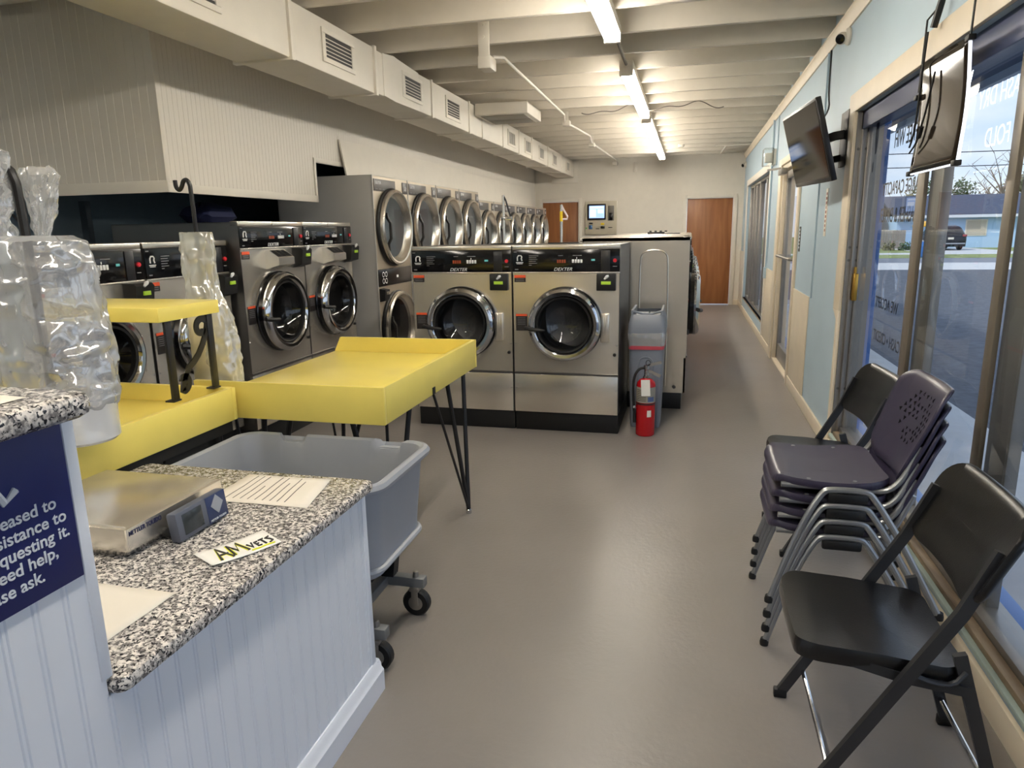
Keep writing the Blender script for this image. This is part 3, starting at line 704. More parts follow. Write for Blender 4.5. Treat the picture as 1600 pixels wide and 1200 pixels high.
dB = dryer('shorter stack dryer, first after the four tall ones', 'six shorter stack dryers at the far end of the wall', .757, 1.91, .325, 1.45, .56, .11)
dB.rotation_euler = (0, 0, PI/2)
for k in range(6):
    y = 9.12+.379+.757*k
    if k == 0: dB.location = (-2.75, y, 0)
    else: dup(dB, (-2.75, y, 0), label='shorter stack dryer, %s after the four tall ones' % nth[k] if k < 5 else 'shorter stack dryer at the far end of the row beside the brown back door')
def pole(x, y, label, h, dr, wd, arm_col, band):
    t = thing('marker_pole', label, 'pole', (x, y, 1.395))
    MB().tube([(0, 0, .004), (0, 0, h)], .011, 8).build('post', STEEL, t)
    mb = MB(); mb.tube([(0, 0, h), (.02, 0, h-.04), (wd, 0, h-dr+.02), (wd*.9, 0, h-dr), (0, 0, h-dr)], .007, 6); mb.build('pennant_arm', mat('arm_' + ('pale' if band else 'dark'), arm_col, .4), t)
    if band: MB().tube([(0, 0, h-dr*1.15), (0, 0, h-.05)], .0125, 8).build('yellow_band', mat('band_yellow', (238, 206, 40), .4), t)
    else: MB().box(-.02, wd+.015, -.01, .01, h-dr-.015, h-dr+.015, .004).build('clamp', CHROME, t)
    MB().box(-.10, .14, -.04, .04, 0, .008, .002).build('foot_plate', BLACK, t)
pole(-1.452, 5.5, 'steel pole with a dark slanted arm standing on the left front washer', .38, .18, .055, (46, 48, 54), False)
pole(-.985, 5.5, 'thin pole with yellow band and pale triangle standing on the right front washer', .295, .11, .05, (236, 222, 226), True)
mb = MB(); mb.box(-.50, -.30, 8.6, 8.68, 1.43, 1.455, .004); mb.box(-.30, -.12, 8.62, 8.66, 1.43, 1.44, .003)
for k in range(4): mb.box(-.48+k*.06, -.45+k*.06, 8.62, 8.66, 1.455, 1.47, .003)
tag(mb.build('bracket_strip', BLACK), 'black bracket strip lying flat on top of the back washer island', 'bracket')

# ================================================================== COUNTER AND WHAT STANDS ON IT
CF = -.965                                      # aisle face of the counter
cn = thing('service_counter', 'white grooved-board service counter with a tall end and a low end', 'counter', (0, 0, 0))
mb = MB(); beadboard(mb, 1.87+2.4, .0, .71, .0535, lambda u, d: (CF+d, -2.4+u), pair=.009, gw=.0022, gd=.003)
beadboard(mb, .865+2.4, .71, 1.22, .0535, lambda u, d: (CF+d, -2.4+u), pair=.009, gw=.0022, gd=.003)
mb.box(-1.75, CF-.005, -2.4, 1.865, 0, .71); mb.box(-1.13, CF-.005, -2.4, .87, .71, 1.22)
mb.build('cladding', COUNTER, cn, smooth=False)
MB().box(-1.74, CF+.004, 1.845, 1.872, .1, .712, .003).build('corner_trim', COUNTER, cn); mb = MB(); mb.box(-1.14, CF+.004, .855, .877, .745, 1.222, .002); mb.build('corner_trim', COUNTER, cn)
mb = MB(); mb.prism([(CF-.01, 0), (CF+.022, 0), (CF+.022, .075), (CF+.014, .085), (CF+.012, .10), (CF+.004, .112), (CF-.01, .112)], -2.4, 1.888, Matrix(((1, 0, 0, 0), (0, 0, 1, 0), (0, 1, 0, 0), (0, 0, 0, 1)))); mb.box(-1.74, CF+.01, 1.872, 1.888, 0, .11, .003)
mb.build('base_moulding', COUNTER, cn)
def slab(x0, x1, y0, y1, z0, z1, r=.02):
    mb = MB(); rr = []
    for dz, ins in ((0, .010), (.006, .002), (.012, 0), (z1-z0-.012, 0), (z1-z0-.004, .003), (z1-z0, .010)): rr.append(rrect(x0+ins, x1-ins, y0+ins, y1-ins, r, z0+dz))
    return mb.loft(rr)
g_ = slab(-1.78, CF+.03, .868, 1.89, .709, .745); g_.build('low_granite_top', GRANITE, cn)
g_ = slab(-1.33, CF+.045, -2.4, .888, 1.222, 1.262, .022); g_.build('high_granite_top', GRANITE, cn)
NAVY = mat('sign_navy', (14, 28, 92), .4); SIGNW = mat('sign_white', (214, 218, 224), .5)
sg = tag(B(CF+.0005, CF+.005, .30, .852, .952, 1.2175, .001).build('accessibility_sign', NAVY), 'navy blue sign with white lettering on the tall end of the counter', 'sign')
sx = CF+.0052
for t, y, z in (('We will be pleased to', .822, 1.084), ('provide assistance to', .836, 1.0575), ('anyone requesting it.', .838, 1.031), ('If you need help,', .812, 1.005), ('please ask.', .783, .978)):
    text(t, .0275, SIGNW, sg, (sx, y, z), (0, 1, 0), (0, 0, 1), bold=.0011, align='RIGHT')
mb = MB(); yc, zc = .672, 1.155
mb.tube([(sx, yc+.045*math.cos(a), zc+.045*math.sin(a)) for a in [2.1+k*.25 for k in range(17)]], .0055, 6)
mb.tube([(sx, yc-.012, zc+.065), (sx, yc-.008, zc+.012), (sx, yc+.045, zc+.012), (sx, yc+.068, zc-.032), (sx, yc+.088, zc-.018)], .0065, 6); mb.tube([(sx, yc-.01, zc+.036), (sx, yc+.035, zc+.036)], .005, 6)
mb.build('wheelchair_emblem', SIGNW, sg)
def sheet(name, label, pts, z, lines, along, cat='paper', m=PAPER, th=.0012):
    """thin paper on a counter, pts = 4 corners (x,y); printed lines run corner0->corner1"""
    P = [Vector((x, y, 0)) for x, y in pts]
    mb = MB(); n = 8
    f = lambda u, v: (P[0]*(1-u)*(1-v)+P[1]*u*(1-v)+P[2]*u*v+P[3]*(1-u)*v)
    mb.grid(lambda u, v: f(u, v)+Vector((0, 0, z+th+.0012*abs(math.sin(u*5+v*3)))), n, n)
    o = tag(mb.build(name, m, solid=.0008), label, cat)
    mb = MB()
    for v, u0, u1 in lines:
        q = [f(u0, v), f(u1, v), f(u1, v+along), f(u0, v+along)]
        mb.grid(lambda a, b: f(u0+(u1-u0)*a, v+along*b)+Vector((0, 0, z+th+.0012*abs(math.sin((u0+(u1-u0)*a)*5+(v+along*b)*3))+.0009)), 6, 1)
    mb.build('print', INK, o)
    return o
random.seed(7)
sheet('notice_sheet', 'printed paper lying on the granite at the far end beyond the scale', [(-1.345, 1.625), (-1.352, 1.846), (-1.066, 1.856), (-1.02, 1.631)], .745,
      [(.14+k*.075, .12, .95 if k not in (3, 6, 8) else .45+.05*k) for k in range(9)], .010)
sheet('notice_sheet', 'mostly blank paper on the granite tucked behind the tall end of the counter', [(-1.262, .89), (-1.261, 1.144), (-1.051, 1.144), (-1.054, .93)], .745, [(.10, .62, .72), (.2, .55, .82)], .012)
sheet('notice_sheet', 'printed paper lying on the high granite top at the left edge', [(-1.20, .50), (-1.19, .835), (-.975, .815), (-.985, .48)], 1.262, [(.1+k*.10, .05, .9) for k in range(9)], .012)
cd_ = MB(); cpts = [Vector(p) for p in ((-1.135, 1.305, .7475), (-1.049, 1.262, .7485), (-.962, 1.412, .7475), (-1.048, 1.462, .7485))]
def cardf(u, v):
    p = cpts[0].lerp(cpts[3], u).lerp(cpts[1].lerp(cpts[2], u), 1-v); return p+Vector((0, 0, .004*(2*u-1)**2+.0005))
cd_.grid(cardf, 12, 6)
card = tag(cd_.build('handwritten_card', mat('card_white', (240, 238, 232), .55), solid=.0008), 'white card with black and yellow hand lettering at the granite edge before the scale', 'card')
def strokes(mb, segs, w):
    for s in segs:
        pp = [cardf(u, v)+Vector((0, 0, .0016)) for u, v in s]
        mb.tube(pp, w, 6)
A_ = [[(.17, .12), (.25, .84), (.34, .14)], [(.20, .40), (.33, .42)]]
M_ = [[(.37, .18), (.40, .80), (.46, .36), (.53, .82), (.58, .22)]]
V_ = [[(.62, .52), (.655, .26), (.69, .54)]]; E_ = [[(.77, .50), (.725, .50), (.73, .24), (.775, .24)], [(.73, .38), (.765, .38)]]
T_ = [[(.79, .52), (.865, .54)], [(.83, .52), (.835, .22)]]; S_ = [[(.95, .54), (.89, .50), (.93, .38), (.945, .26), (.885, .20)]]
mb = MB(); strokes(mb, A_+M_, .0062); mb_y = mb
for v in mb_y.bm.verts: v.co += Vector((-.001, .0015, 0)); v.co.z = v.co.z*.25+.75*.7497
mb_y.build('yellow_highlight', mat('marker_yellow', (236, 238, 40), .5), card)
mb = MB(); strokes(mb, A_+M_, .0034); strokes(mb, V_+E_+T_+S_, .0024); mb.build('lettering', INK, card)
mb = MB(); strokes(mb, [[(.60, .14), (.70, .12), (.80, .14), (.93, .10)]], .0022); mb.build('underline', MATS['marker_yellow'], card)

sc = thing('bench_scale', 'stainless counter scale with a blue grey readout on its side', 'scale', (-1.465, 1.428, .745))
mb = MB(); mb.loft([rrect(-.175, .175, -.16, .16, .01, .004), rrect(-.18, .18, -.165, .165, .012, .012), rrect(-.192, .192, -.172, .172, .012, .024)]); mb.build('base', STEEL, sc)
pl_ = MB(); pl_.loft([rrect(-.195, .195, -.175, .175, .006, .022), rrect(-.197, .197, -.177, .177, .008, .030), rrect(-.197, .197, -.177, .177, .008, .079), rrect(-.190, .190, -.170, .170, .006, .083)]); pan = pl_.build('pan', STEEL, sc)
text('METTLER TOLEDO', .0160, mat('scale_ink', (24, 30, 74), .5), pan, (.1975, -.170, .061), (0, 1, 0), (0, 0, 1), bold=.0006, sx=.80)
mb = MB()
for x, y in ((-.16, -.14), (.16, -.14), (-.16, .14), (.16, .14)): mb.lathe([(.014, 0), (.014, .006)], Matrix.Translation((x, y, 0)), 10)
mb.build('feet', BLACK, sc)
MB().tube([(.19, -.05, .018), (.215, -.05, .02)], .012, 8).build('readout_arm', BLACK, sc)
RO = mat('readout_grey', (84, 88, 100), .4); ROB = mat('readout_blue', (44, 56, 92), .35)
rt = Matrix.Translation((.237, .020, .041)) @ Matrix.Rotation(-.12, 4, 'Y')
ro = MB().box(-.016, .016, -.094, .098, -.039, .039, .008, rt).build('readout', RO, sc)
MB().box(.0155, .0172, -.074, -.002, -.026, .028, .001, rt).build('readout_screen', mat('lcd_dark', (50, 54, 56), .12), ro)
MB().box(.0155, .0168, .016, .094, -.036, .036, .001, rt).build('keypad_plate', ROB, ro)
mb = MB(); mb.prism([(.056+.024*math.cos(a)*(1 if k % 2 == 0 else .72), .008+.026*math.sin(a)*(1 if k % 2 == 0 else .72)) for k in range(8) for a in [k*PI/4]], .0168, .0185, rt @ Matrix(((0, 0, 1, 0), (1, 0, 0, 0), (0, 1, 0, 0), (0, 0, 0, 1))))
mb.build('keypad', mat('keypad_silver', (150, 154, 162), .35), ro)
text('METTLER TOLEDO', .0075, SIGNW, ro, rt @ Vector((.0172, .021, -.032)), (0, 1, 0), (0, 0, 1))

# ================================================================== TABLES
tb = thing('folding_table', 'yellow tray-topped folding table on black rod legs standing before the front washers', 'table', (0, 0, 0))
x0, x1, y0, y1 = -2.02, -1.15, 2.45, 3.695
MB().box(x0, x1-.02, y0+.02, y1-.02, .80, .822, .002).build('tray_floor', YEL, tb)
mb = MB(); mb.box(x0, x1, y0, y0+.022, .75, .905, .003); mb.box(x1-.022, x1, y0+.0225, y1-.0225, .75, .905, .003)
a_ = [(x0, .80), (x1, .75), (x1, .905), (x0+.04, .905), (x0, .822)]
mb.prism(a_, y1-.022, y1, Matrix(((1, 0, 0, 0), (0, 0, 1, 0), (0, 1, 0, 0), (0, 0, 0, 1)))); mb.build('rim', YEL, tb)
MB().box(x1, x1+.004, 2.985, 3.015, .752, .785).build('stop_pad', BLACK, tb)
for ax, ay, bx, by, cx, cy, fx, fy in ((-1.165, 3.03, -1.18, 3.27, -1.165, 3.49, -1.118, 3.37), (-1.19, 2.55, -1.19, 2.80, -1.35, 2.55, -1.20, 2.56), (-1.95, 3.4, -1.95, 3.62, -1.75, 3.62, -1.98, 3.6), (-1.95, 2.6, -1.75, 2.53, -1.62, 2.53, -1.78, 2.5)):
    mb = MB()
    for px_, py_, r_ in ((ax, ay, .007), (bx, by, .012), (cx, cy, .012)): mb.tube([(px_, py_, .795), (px_, py_, .75), (fx, fy, .02)], r_, 8)
    lg = mb.build('leg', IRON, tb)
    MB().lathe([(0, 0), (.016, 0), (.016, .02), (.008, .03), (0, .03)], Matrix.Translation((fx, fy, 0)), 12).build('foot', CHROME, lg)
tb2 = thing('folding_table', 'yellow tray-topped table behind the counter carrying the small yellow shelf', 'table', (0, 0, 0))
x0, x1, y0, y1 = -2.86, -1.80, 1.2, 2.425
MB().box(x0+.02, x1-.02, y0+.02, y1-.02, .80, .822, .002).build('tray_floor', YEL, tb2)
mb = MB(); mb.box(x0, x1, y1-.025, y1, .755, .89, .003); mb.box(x1-.025, x1, y0, y1-.0255, .755, .89, .003); mb.box(x0, x0+.025, y0, y1-.0255, .755, .89, .003); mb.box(x0+.0255, x1-.0255, y0, y0+.025, .755, .89, .003); mb.build('rim', YEL, tb2)
mb = MB(); mb.box(x1-.06, x1-.01, y0+.05, y1-.03, .71, .755); mb.box(x0+.05, x1-.06, y1-.08, y1-.04, .71, .755); mb.build('underframe', BLACK, tb2)
for lx, ly in ((-1.87, 2.35), (-1.87, 1.3), (-2.8, 2.35), (-2.8, 1.3)):
    MB().box(lx-.018, lx+.018, ly-.018, ly+.018, 0, .755 if lx < -2 else .71, .003).build('leg', IRON, tb2)
sh = thing('riser_shelf', 'small yellow shelf on black scrolled iron brackets standing on the far left table rim', 'shelf', (0, 0, 0))
MB().box(-2.80, -1.855, 2.11, 2.45, 1.195, 1.248, .003).build('shelf_board', YEL, sh)
def bracket(xb, par):
    for y in (2.394, 2.161): br = MB().box(xb-.006, xb+.006, y-.016, y+.016, .89, 1.196, .001).box(xb-.03, xb+.008, y-.022, y+.022, .8895, .896, .001).build('bracket', IRON, par)
    pts = []
    for k in range(15): a = PI*1.9-k*.40; r = .012+.0022*k; pts.append((2.345+r*math.cos(a), 1.145+r*math.sin(a)))
    tail = []
    for k in range(15): a = PI*.9-k*.40; r = .012+.0022*k; tail.append((2.215+r*math.cos(a), .955+r*math.sin(a)))
    pp = pts+[(2.352, 1.09), (2.30, 1.03), (2.235, .995)]+tail[::-1][2:]
    mb = MB(); mb.flat([(xb, y, z) for y, z in pp], .006, .026, smooth=1); mb.build('scroll', IRON, br)
bracket(-1.868, sh); bracket(-2.76, sh)

# ================================================================== LAUNDRY CART
ct = thing('laundry_cart', 'grey plastic laundry cart on casters behind the low end of the counter', 'cart', (0, 0, 0))
def tubring(x0, x1, y0, y1, r, z, notch=0, n=6):
    p = []
    def line(a, b, m=14):
        return [a.lerp(b, i/m) for i in range(m)]
    cs = []
    for cx, cy, a in ((x1-r, y1-r, 0), (x0+r, y1-r, PI/2), (x0+r, y0+r, PI), (x1-r, y0+r, 1.5*PI)):
        cs.append([Vector((cx+r*math.cos(a+PI/2*k/n), cy+r*math.sin(a+PI/2*k/n), z)) for k in range(n+1)])
    for i in range(4):
        p += cs[i]; a, b = cs[i][-1], cs[(i+1) % 4][0]; seg = line(a, b, 48 if i in (0, 2) else 24)[1:]
        if notch and i == 0:
            for s in seg:
                for nx in (x0+.27*(x1-x0), x0+.80*(x1-x0)):
                    d_ = abs(s.x-nx); s.z -= notch*1.35*max(0, min(1, (.058-d_)/.012))
        p += seg
    return p
X0, X1, Y0, Y1 = -1.74, -.99, 1.955, 2.40
mb = MB()
prof = [(.02, .36, .07, 0), (.0, .40, .07, 0), (-.012, .55, .07, 0), (-.022, .67, .07, 0), (-.03, .673, .075, 0), (-.048, .67, .085, 0), (-.052, .685, .085, 0), (-.045, .698, .085, .02), (-.032, .702, .08, .022), (-.018, .695, .07, .022), (-.010, .66, .07, .01), (0, .55, .068, 0), (.014, .40, .06, 0), (.04, .372, .05, 0)]
prof = [(.02, .33, .07, 0), (.003, .345, .07, 0)]+[p for p in prof[1:]]
rings = [tubring(X0+i_, X1-i_, Y0+i_, Y1-i_, r_, z_, nt_) for i_, z_, r_, nt_ in prof]
mb.loft(rings, cap0=True, cap1=True); mb.build('tub', GREYPL, ct)
mb = MB(); rr = tubring(X0-.004, X1+.006, Y0-.004, Y1+.004, .075, .372); mb.tube(rr, .012, 8, closed=True); mb.build('lower_bead', GREYPL, ct)
GF = mat('frame_grey', (112, 114, 116), .4, .3)
mb = MB()
for y in (Y0+.03, Y1-.05): mb.box(X0+.02, X1+.02, y-.02, y+.02, .125, .165, .003)
for x in (X0+.15, X1-.15): mb.box(x-.02, x+.02, Y0+.05, Y1-.07, .125, .165, .003)
mb.build('frame', GF, ct)
for x in (X0+.16, X1-.13):
    for y in (Y0+.04, Y1-.06):
        mb = MB(); mb.prism([(x-.05, .335), (x+.05, .335), (x+.025, .165), (x-.025, .165)], y-.018, y+.018, Matrix(((1, 0, 0, 0), (0, 0, 1, 0), (0, 1, 0, 0), (0, 0, 0, 1)))); mb.build('tub_bracket', BLACK, ct)
for x, y in ((X1-.02, Y0+.03), (X1-.02, Y1-.24+.02), (X0+.05, Y0+.03), (X0+.05, Y1-.05)):
    y = Y1-.05 if y > 2.1 else y
    cs_ = MB().box(x-.014, x+.014, y-.026, y-.020, .05, .122, .002).box(x-.014, x+.014, y+.020, y+.026, .05, .122, .002).box(x-.02, x+.02, y-.03, y+.03, .11, .126, .003).lathe([(0, .19), (.010, .186), (.012, .165), (.012, .118), (0, .118)], Matrix.Translation((x, y, 0)), 10).build('caster', ALU, ct)
    MB().lathe([(.016, -.018), (.05, -.018), (.056, -.012), (.056, .012), (.05, .018), (.016, .018)], Matrix.Translation((x, y, .056)) @ YAX, 24).build('tyre', BLACK, cs_)
    MB().lathe([(0, -.022), (.012, -.021), (.03, -.0185), (.03, .0185), (.012, .021), (0, .022)], Matrix.Translation((x, y, .056)) @ YAX, 20).build('wheel_hub', ALU, cs_)

# ================================================================== POLY BAGS
def crumple(fn, amt, sc, seed):
    def g(u, v):
        p = fn(u, v); q = Vector((u*sc*3, v*sc, seed))
        d = noise.noise(q)+.5*noise.noise(q*2.3)+.3*noise.noise(Vector((u*6, v*40, seed)))
        c = Vector((0, 0, 0)); return p, d
    return g
def bagloft(cx, cy, stations, seed, amt=.012, nu=72, nv=70, sq=2.6):
    """closed loft: stations = (z, half x, half y, dx, dy); superellipse section crumpled by noise"""
    mb = MB(); rings = []
    for j in range(nv+1):
        t = j/nv*(len(stations)-1); i = min(int(t), len(stations)-2); f = t-i; f = f*f*(3-2*f)
        z, hx, hy, dx, dy = [stations[i][k]*(1-f)+stations[i+1][k]*f for k in range(5)]
        ring = []
        for k in range(nu):
            a = 2*PI*k/nu; c, s = math.cos(a), math.sin(a)
            e = 2/sq; px, py = abs(c)**e*(1 if c >= 0 else -1), abs(s)**e*(1 if s >= 0 else -1)
            q = Vector((px*2.0, py*2.0, z*9))
            d = noise.noise(q*1.7+Vector((seed, 0, 0)))*.9+noise.noise(q*3.6+Vector((0, seed, 0)))*.6+noise.noise(Vector((px*3, py*3, z*34))+Vector((seed, seed, 0)))*.5
            m = 1+d*amt/max(hx, .02)
            ring.append(Vector((cx+dx+px*hx*m, cy+dy+py*hy*m, z+noise.noise(q*2+Vector((9, seed, 3)))*amt*.4)))
        rings.append(ring)
    return mb.loft(rings)
sb = thing('poly_bag_stand', 'black hooked pole with stacked clear poly bags hanging at the left edge behind the counter', 'bag stand', (0, 0, 0))
BX, BY = -1.86, 1.66
MB().tube([(BX-.02, BY, .822), (BX-.02, BY, 1.64), (BX-.045, BY, 1.71), (BX-.09, BY, 1.70), (BX-.10, BY, 1.64)], .013, 8, smooth=1).build('pole', IRON, sb)
MB().lathe([(0, .822), (.045, .822), (.045, .832), (.02, .845), (0, .845)], Matrix.Translation((BX-.02, BY, 0)), 24).build('foot', IRON, sb)
mb = MB(); mb.lathe([(.02, .900), (.095, .896), (.104, .905), (.105, 1.06), (.02, 1.06)], Matrix.Translation((BX+.072, BY, 0)), 40); mb.build('bag_roll', BAGROLL, sb)
bagloft(BX+.035, BY, [(1.00, .135, .11, .0, 0), (1.03, .15, .12, .0, 0), (1.13, .152, .13, -.01, 0), (1.28, .148, .13, -.02, 0), (1.43, .140, .12, -.025, 0), (1.495, .130, .11, -.028, 0), (1.508, .105, .085, -.026, 0)], 3.1, .014).build('bag_bundle', BAGB, sb)
bagloft(BX-.19, BY-.03, [(.90, .12, .07, 0, 0), (1.13, .14, .085, 0, 0), (1.40, .13, .085, .01, 0), (1.49, .085, .06, .05, 0), (1.56, .06, .045, .07, 0), (1.66, .075, .05, .075, 0), (1.74, .085, .04, .07, 0), (1.75, .06, .03, .07, 0)], 7.7, .026).build('loose_bags', BAG, sb)
bagloft(BX-.02, BY+.05, [(1.49, .012, .012, .0, 0), (1.55, .022, .02, .012, 0), (1.62, .045, .028, .022, 0), (1.68, .068, .025, .022, 0), (1.705, .055, .012, .015, 0)], 2.2, .016).build('bag_flap', BAG, sb)
s2_ = thing('poly_bag_stand', 'black hooked pole with a clear bag sleeve draped down behind the yellow shelf', 'bag stand', (0, 0, 0))
PX, PY = -2.158, 2.75
MB().tube([(PX+.01, PY, 0), (PX, PY, 1.70), (PX-.012, PY, 1.745), (PX-.035, PY, 1.745), (PX-.048, PY, 1.715), (PX-.062, PY, 1.700), (PX-.078, PY, 1.712), (PX-.08, PY, 1.745)], .0095, 8, smooth=2).build('pole', IRON, s2_)
MB().lathe([(0, 0), (.13, 0), (.13, .012), (.02, .03), (0, .03)], Matrix.Translation((PX+.01, PY, 0)), 24).build('foot', IRON, s2_)
bagloft(PX, PY, [(.835, .115, .06, .045, 0), (.93, .115, .07, .035, 0), (1.05, .115, .07, .03, 0), (1.17, .10, .06, .02, 0), (1.28, .075, .045, .0, 0), (1.40, .082, .035, -.005, 0), (1.44, .083, .026, -.005, 0), (1.517, .082, .022, -.003, 0)], 5.3, .012, sq=2.4).build('bag_sleeve', BAGC, s2_)
MB().lathe([(.02, .84), (.072, .84), (.078, .85), (.078, 1.14), (.07, 1.15), (.02, 1.15)], Matrix.Translation((PX, PY, 0)), 32).build('bag_roll', mat('roll_cream', (222, 214, 190), .4), s2_)

# ================================================================== BIN AND EXTINGUISHER
BINP = mat('bin_grey', (124, 130, 141), .42)
bn = thing('waste_bin', 'tall slim grey waste bin with swing lid beside the right front washer', 'bin', (-.291, 5.42, 0))
mb = MB()
bx = [(.108, .0), (.112, .01), (.124, .45), (.128, .71)]
mb.loft([rrect(-w, w, -w*1.7, w*1.7, .03, z) for w, z in bx]+[rrect(-.122, .122, -.21, .21, .028, .71)]); mb.build('bin_body', BINP, bn)
mb = MB(); mb.loft([rrect(-.135, .135, -.225, .225, .03, .685), rrect(-.138, .138, -.23, .23, .035, .73), rrect(-.136, .136, -.228, .228, .035, .80), rrect(-.118, .118, -.21, .21, .03, .87), rrect(-.116, .116, -.205, .205, .03, .875)], cap1=False)
mb.tube([(-.108, -.195, .872), (-.1, -.195, .898), (-.03, -.196, .878), (.03, -.196, .878), (.1, -.195, .898), (.108, -.195, .872)], .009, 6)
for sx in (-1, 1): mb.prism([(-.2, .86), (.2, .86), (.2, .905), (-.2, .905)], sx*.108-.008, sx*.108+.008, Matrix(((0, 0, 1, 0), (1, 0, 0, 0), (0, 1, 0, 0), (0, 0, 0, 1))))
lid_ = mb.build('lid', BINP, bn)
mb = MB(); mb.box(-.10, -.004, -.19, .19, .845, .853, .002); mb.box(.004, .10, -.19, .19, .845, .853, .002); mb.build('lid_flaps', mat('flap_grey', (170, 172, 178), .4), lid_)
mb = MB(); mb.loft([[v+Vector((noise.noise(v*40)*.006, noise.noise(v*33)*.006, noise.noise(v*25)*.012)) for v in rrect(-w, w, -w*1.68, w*1.68, .035, z, 8)] for w, z in ((.136, .745), (.139, .72), (.137, .69), (.1335, .665), (.131, .625))], cap0=False, cap1=False)
ln_ = mb.build('bin_liner', BAG, bn)
mb = MB(); mb.loft([[v+Vector((noise.noise(v*30)*.003, noise.noise(v*33)*.003, noise.noise(v*25)*.008)) for v in rrect(-w, w, -w*1.68, w*1.68, .035, z, 8)] for w, z in ((.1330, .640), (.1325, .612))], cap0=False, cap1=False)
mb.build('drawstring', mat('drawstring_red', (186, 70, 84), .5), ln_)
MB().tube([(-.055, -.204, .06), (-.057, -.211, .50), (-.035, -.213, .555), (.035, -.213, .555), (.057, -.211, .50), (.055, -.204, .06)], .006, 6, smooth=2).build('panel_groove', BINP, bn)
fe = thing('fire_extinguisher', 'red fire extinguisher with a white tag on the floor before the grey bin', 'extinguisher', (-.276, 5.05, 0))
RED = mat('extinguisher_red', (176, 20, 28), .22)
MB().lathe([(0, 0), (.062, 0), (.068, .006), (.069, .02), (.069, .375), (.064, .40), (.045, .42), (.02, .43), (0, .43)], None, 36).build('cylinder', RED, fe)
mb = MB().lathe([(.0697, .255), (.0700, .26), (.0700, .365), (.0697, .37)], None, 30, -2.9, -.15); lb = mb.build('label_panel', mat('label_grey', (146, 142, 132), .5), fe)
mb = MB()
for k in range(7): mb.lathe([(.0703, .27+k*.013), (.0703, .274+k*.013)], None, 12, -2.6, -1.5)
mb.build('print', INK, lb)
MB().lathe([(.0703, .265), (.0703, .30)], None, 6, -1.3, -.6).build('blue_panel', mat('label_blue', (70, 90, 140), .5), lb)
MB().lathe([(.0702, .15), (.0702, .20)], None, 6, -1.35, -.9).build('inspection_sticker', PAPER, fe)
MB().lathe([(.0705, .238), (.072, .24), (.072, .25), (.0705, .252)], None, 30).build('strap', mat('strap_dark', (70, 16, 18), .5), fe)
mb = MB(); mb.lathe([(.022, .428), (.022, .445), (.015, .45), (.015, .49), (.02, .495), (.02, .525), (0, .53)], None, 16); mb.build('valve', CHROME, fe)
mb = MB(); mb.flat([(-.02, 0, .50), (.02, 0, .525), (.105, 0, .55)], .022, .006); mb.build('lever', CHROME, fe)
mb = MB(); mb.flat([(0, 0, .485), (.04, 0, .475), (.10, 0, .445)], .022, .006); mb.build('handle', CHROME, fe)
mb = MB(); mb.tube([(.012+.016*math.cos(a), -.02, .545+.02*math.sin(a)) for a in [k*.5 for k in range(13)]], .0025, 6, closed=False); mb.build('pull_ring', IRON, fe)
mb = MB(); mb.tube([(-.015, 0, .505), (-.05, -.01, .50), (-.085, -.02, .45), (-.093, -.03, .36), (-.085, -.035, .24), (-.078, -.035, .18)], .010, 8, smooth=2); mb.tube([(-.078, -.035, .20), (-.076, -.035, .10)], [.009, .013], 8); mb.build('hose', BLACK, fe)
MB().lathe([(.012, -.01), (.014, 0), (.012, .01)], Matrix.Translation((-.08, -.035, .22)), 12).build('hose_clip', CHROME, fe)
mb = MB(); mb.box(-.012, .052, -.0745, -.0735, .31, .43, 0, Matrix.Rotation(-.05, 4, 'Y')); tg = mb.build('tag', mat('tag_white', (238, 236, 230), .5), fe)

# ================================================================== CHAIRS
CHB = mat('chair_black_plastic', (13, 13, 14), .30, bump=.05, bump_scale=220); CHM = mat('chair_grey_steel', (58, 59, 62), .38, .5)
def shell(name, mtl, parent, y0, y1, s0, s1, r, th, fn, inset=(0, .004, .03, .07, .11, .132, .16, .19, .205), low=None):
    """rounded panel; outline in (y,s), fn(y,s,d) -> xyz with d the depth through the panel"""
    mb = MB(); rings = []
    def ring(i_, d):
        q = rrect(y0+i_, y1-i_, s0+i_, s1-i_, max(r-i_, .004), 0, 7); out = []
        for a, b in zip(q, q[1:]+q[:1]): out += [a, a.lerp(b, .25), a.lerp(b, .5), a.lerp(b, .75)]
        return [fn(v.x, v.y, d) for v in out]
    m = min(y1-y0, s1-s0)/2
    ins = [i for i in inset if i < m-.003]
    for i in ins[::-1]: rings.append(ring(i, 0 if i > .001 else th*.3))
    for i in ins: rings.append(ring(i, th if i > .001 else th*.7))
    return mb.loft(rings).build(name, mtl, parent, ang=1.0)
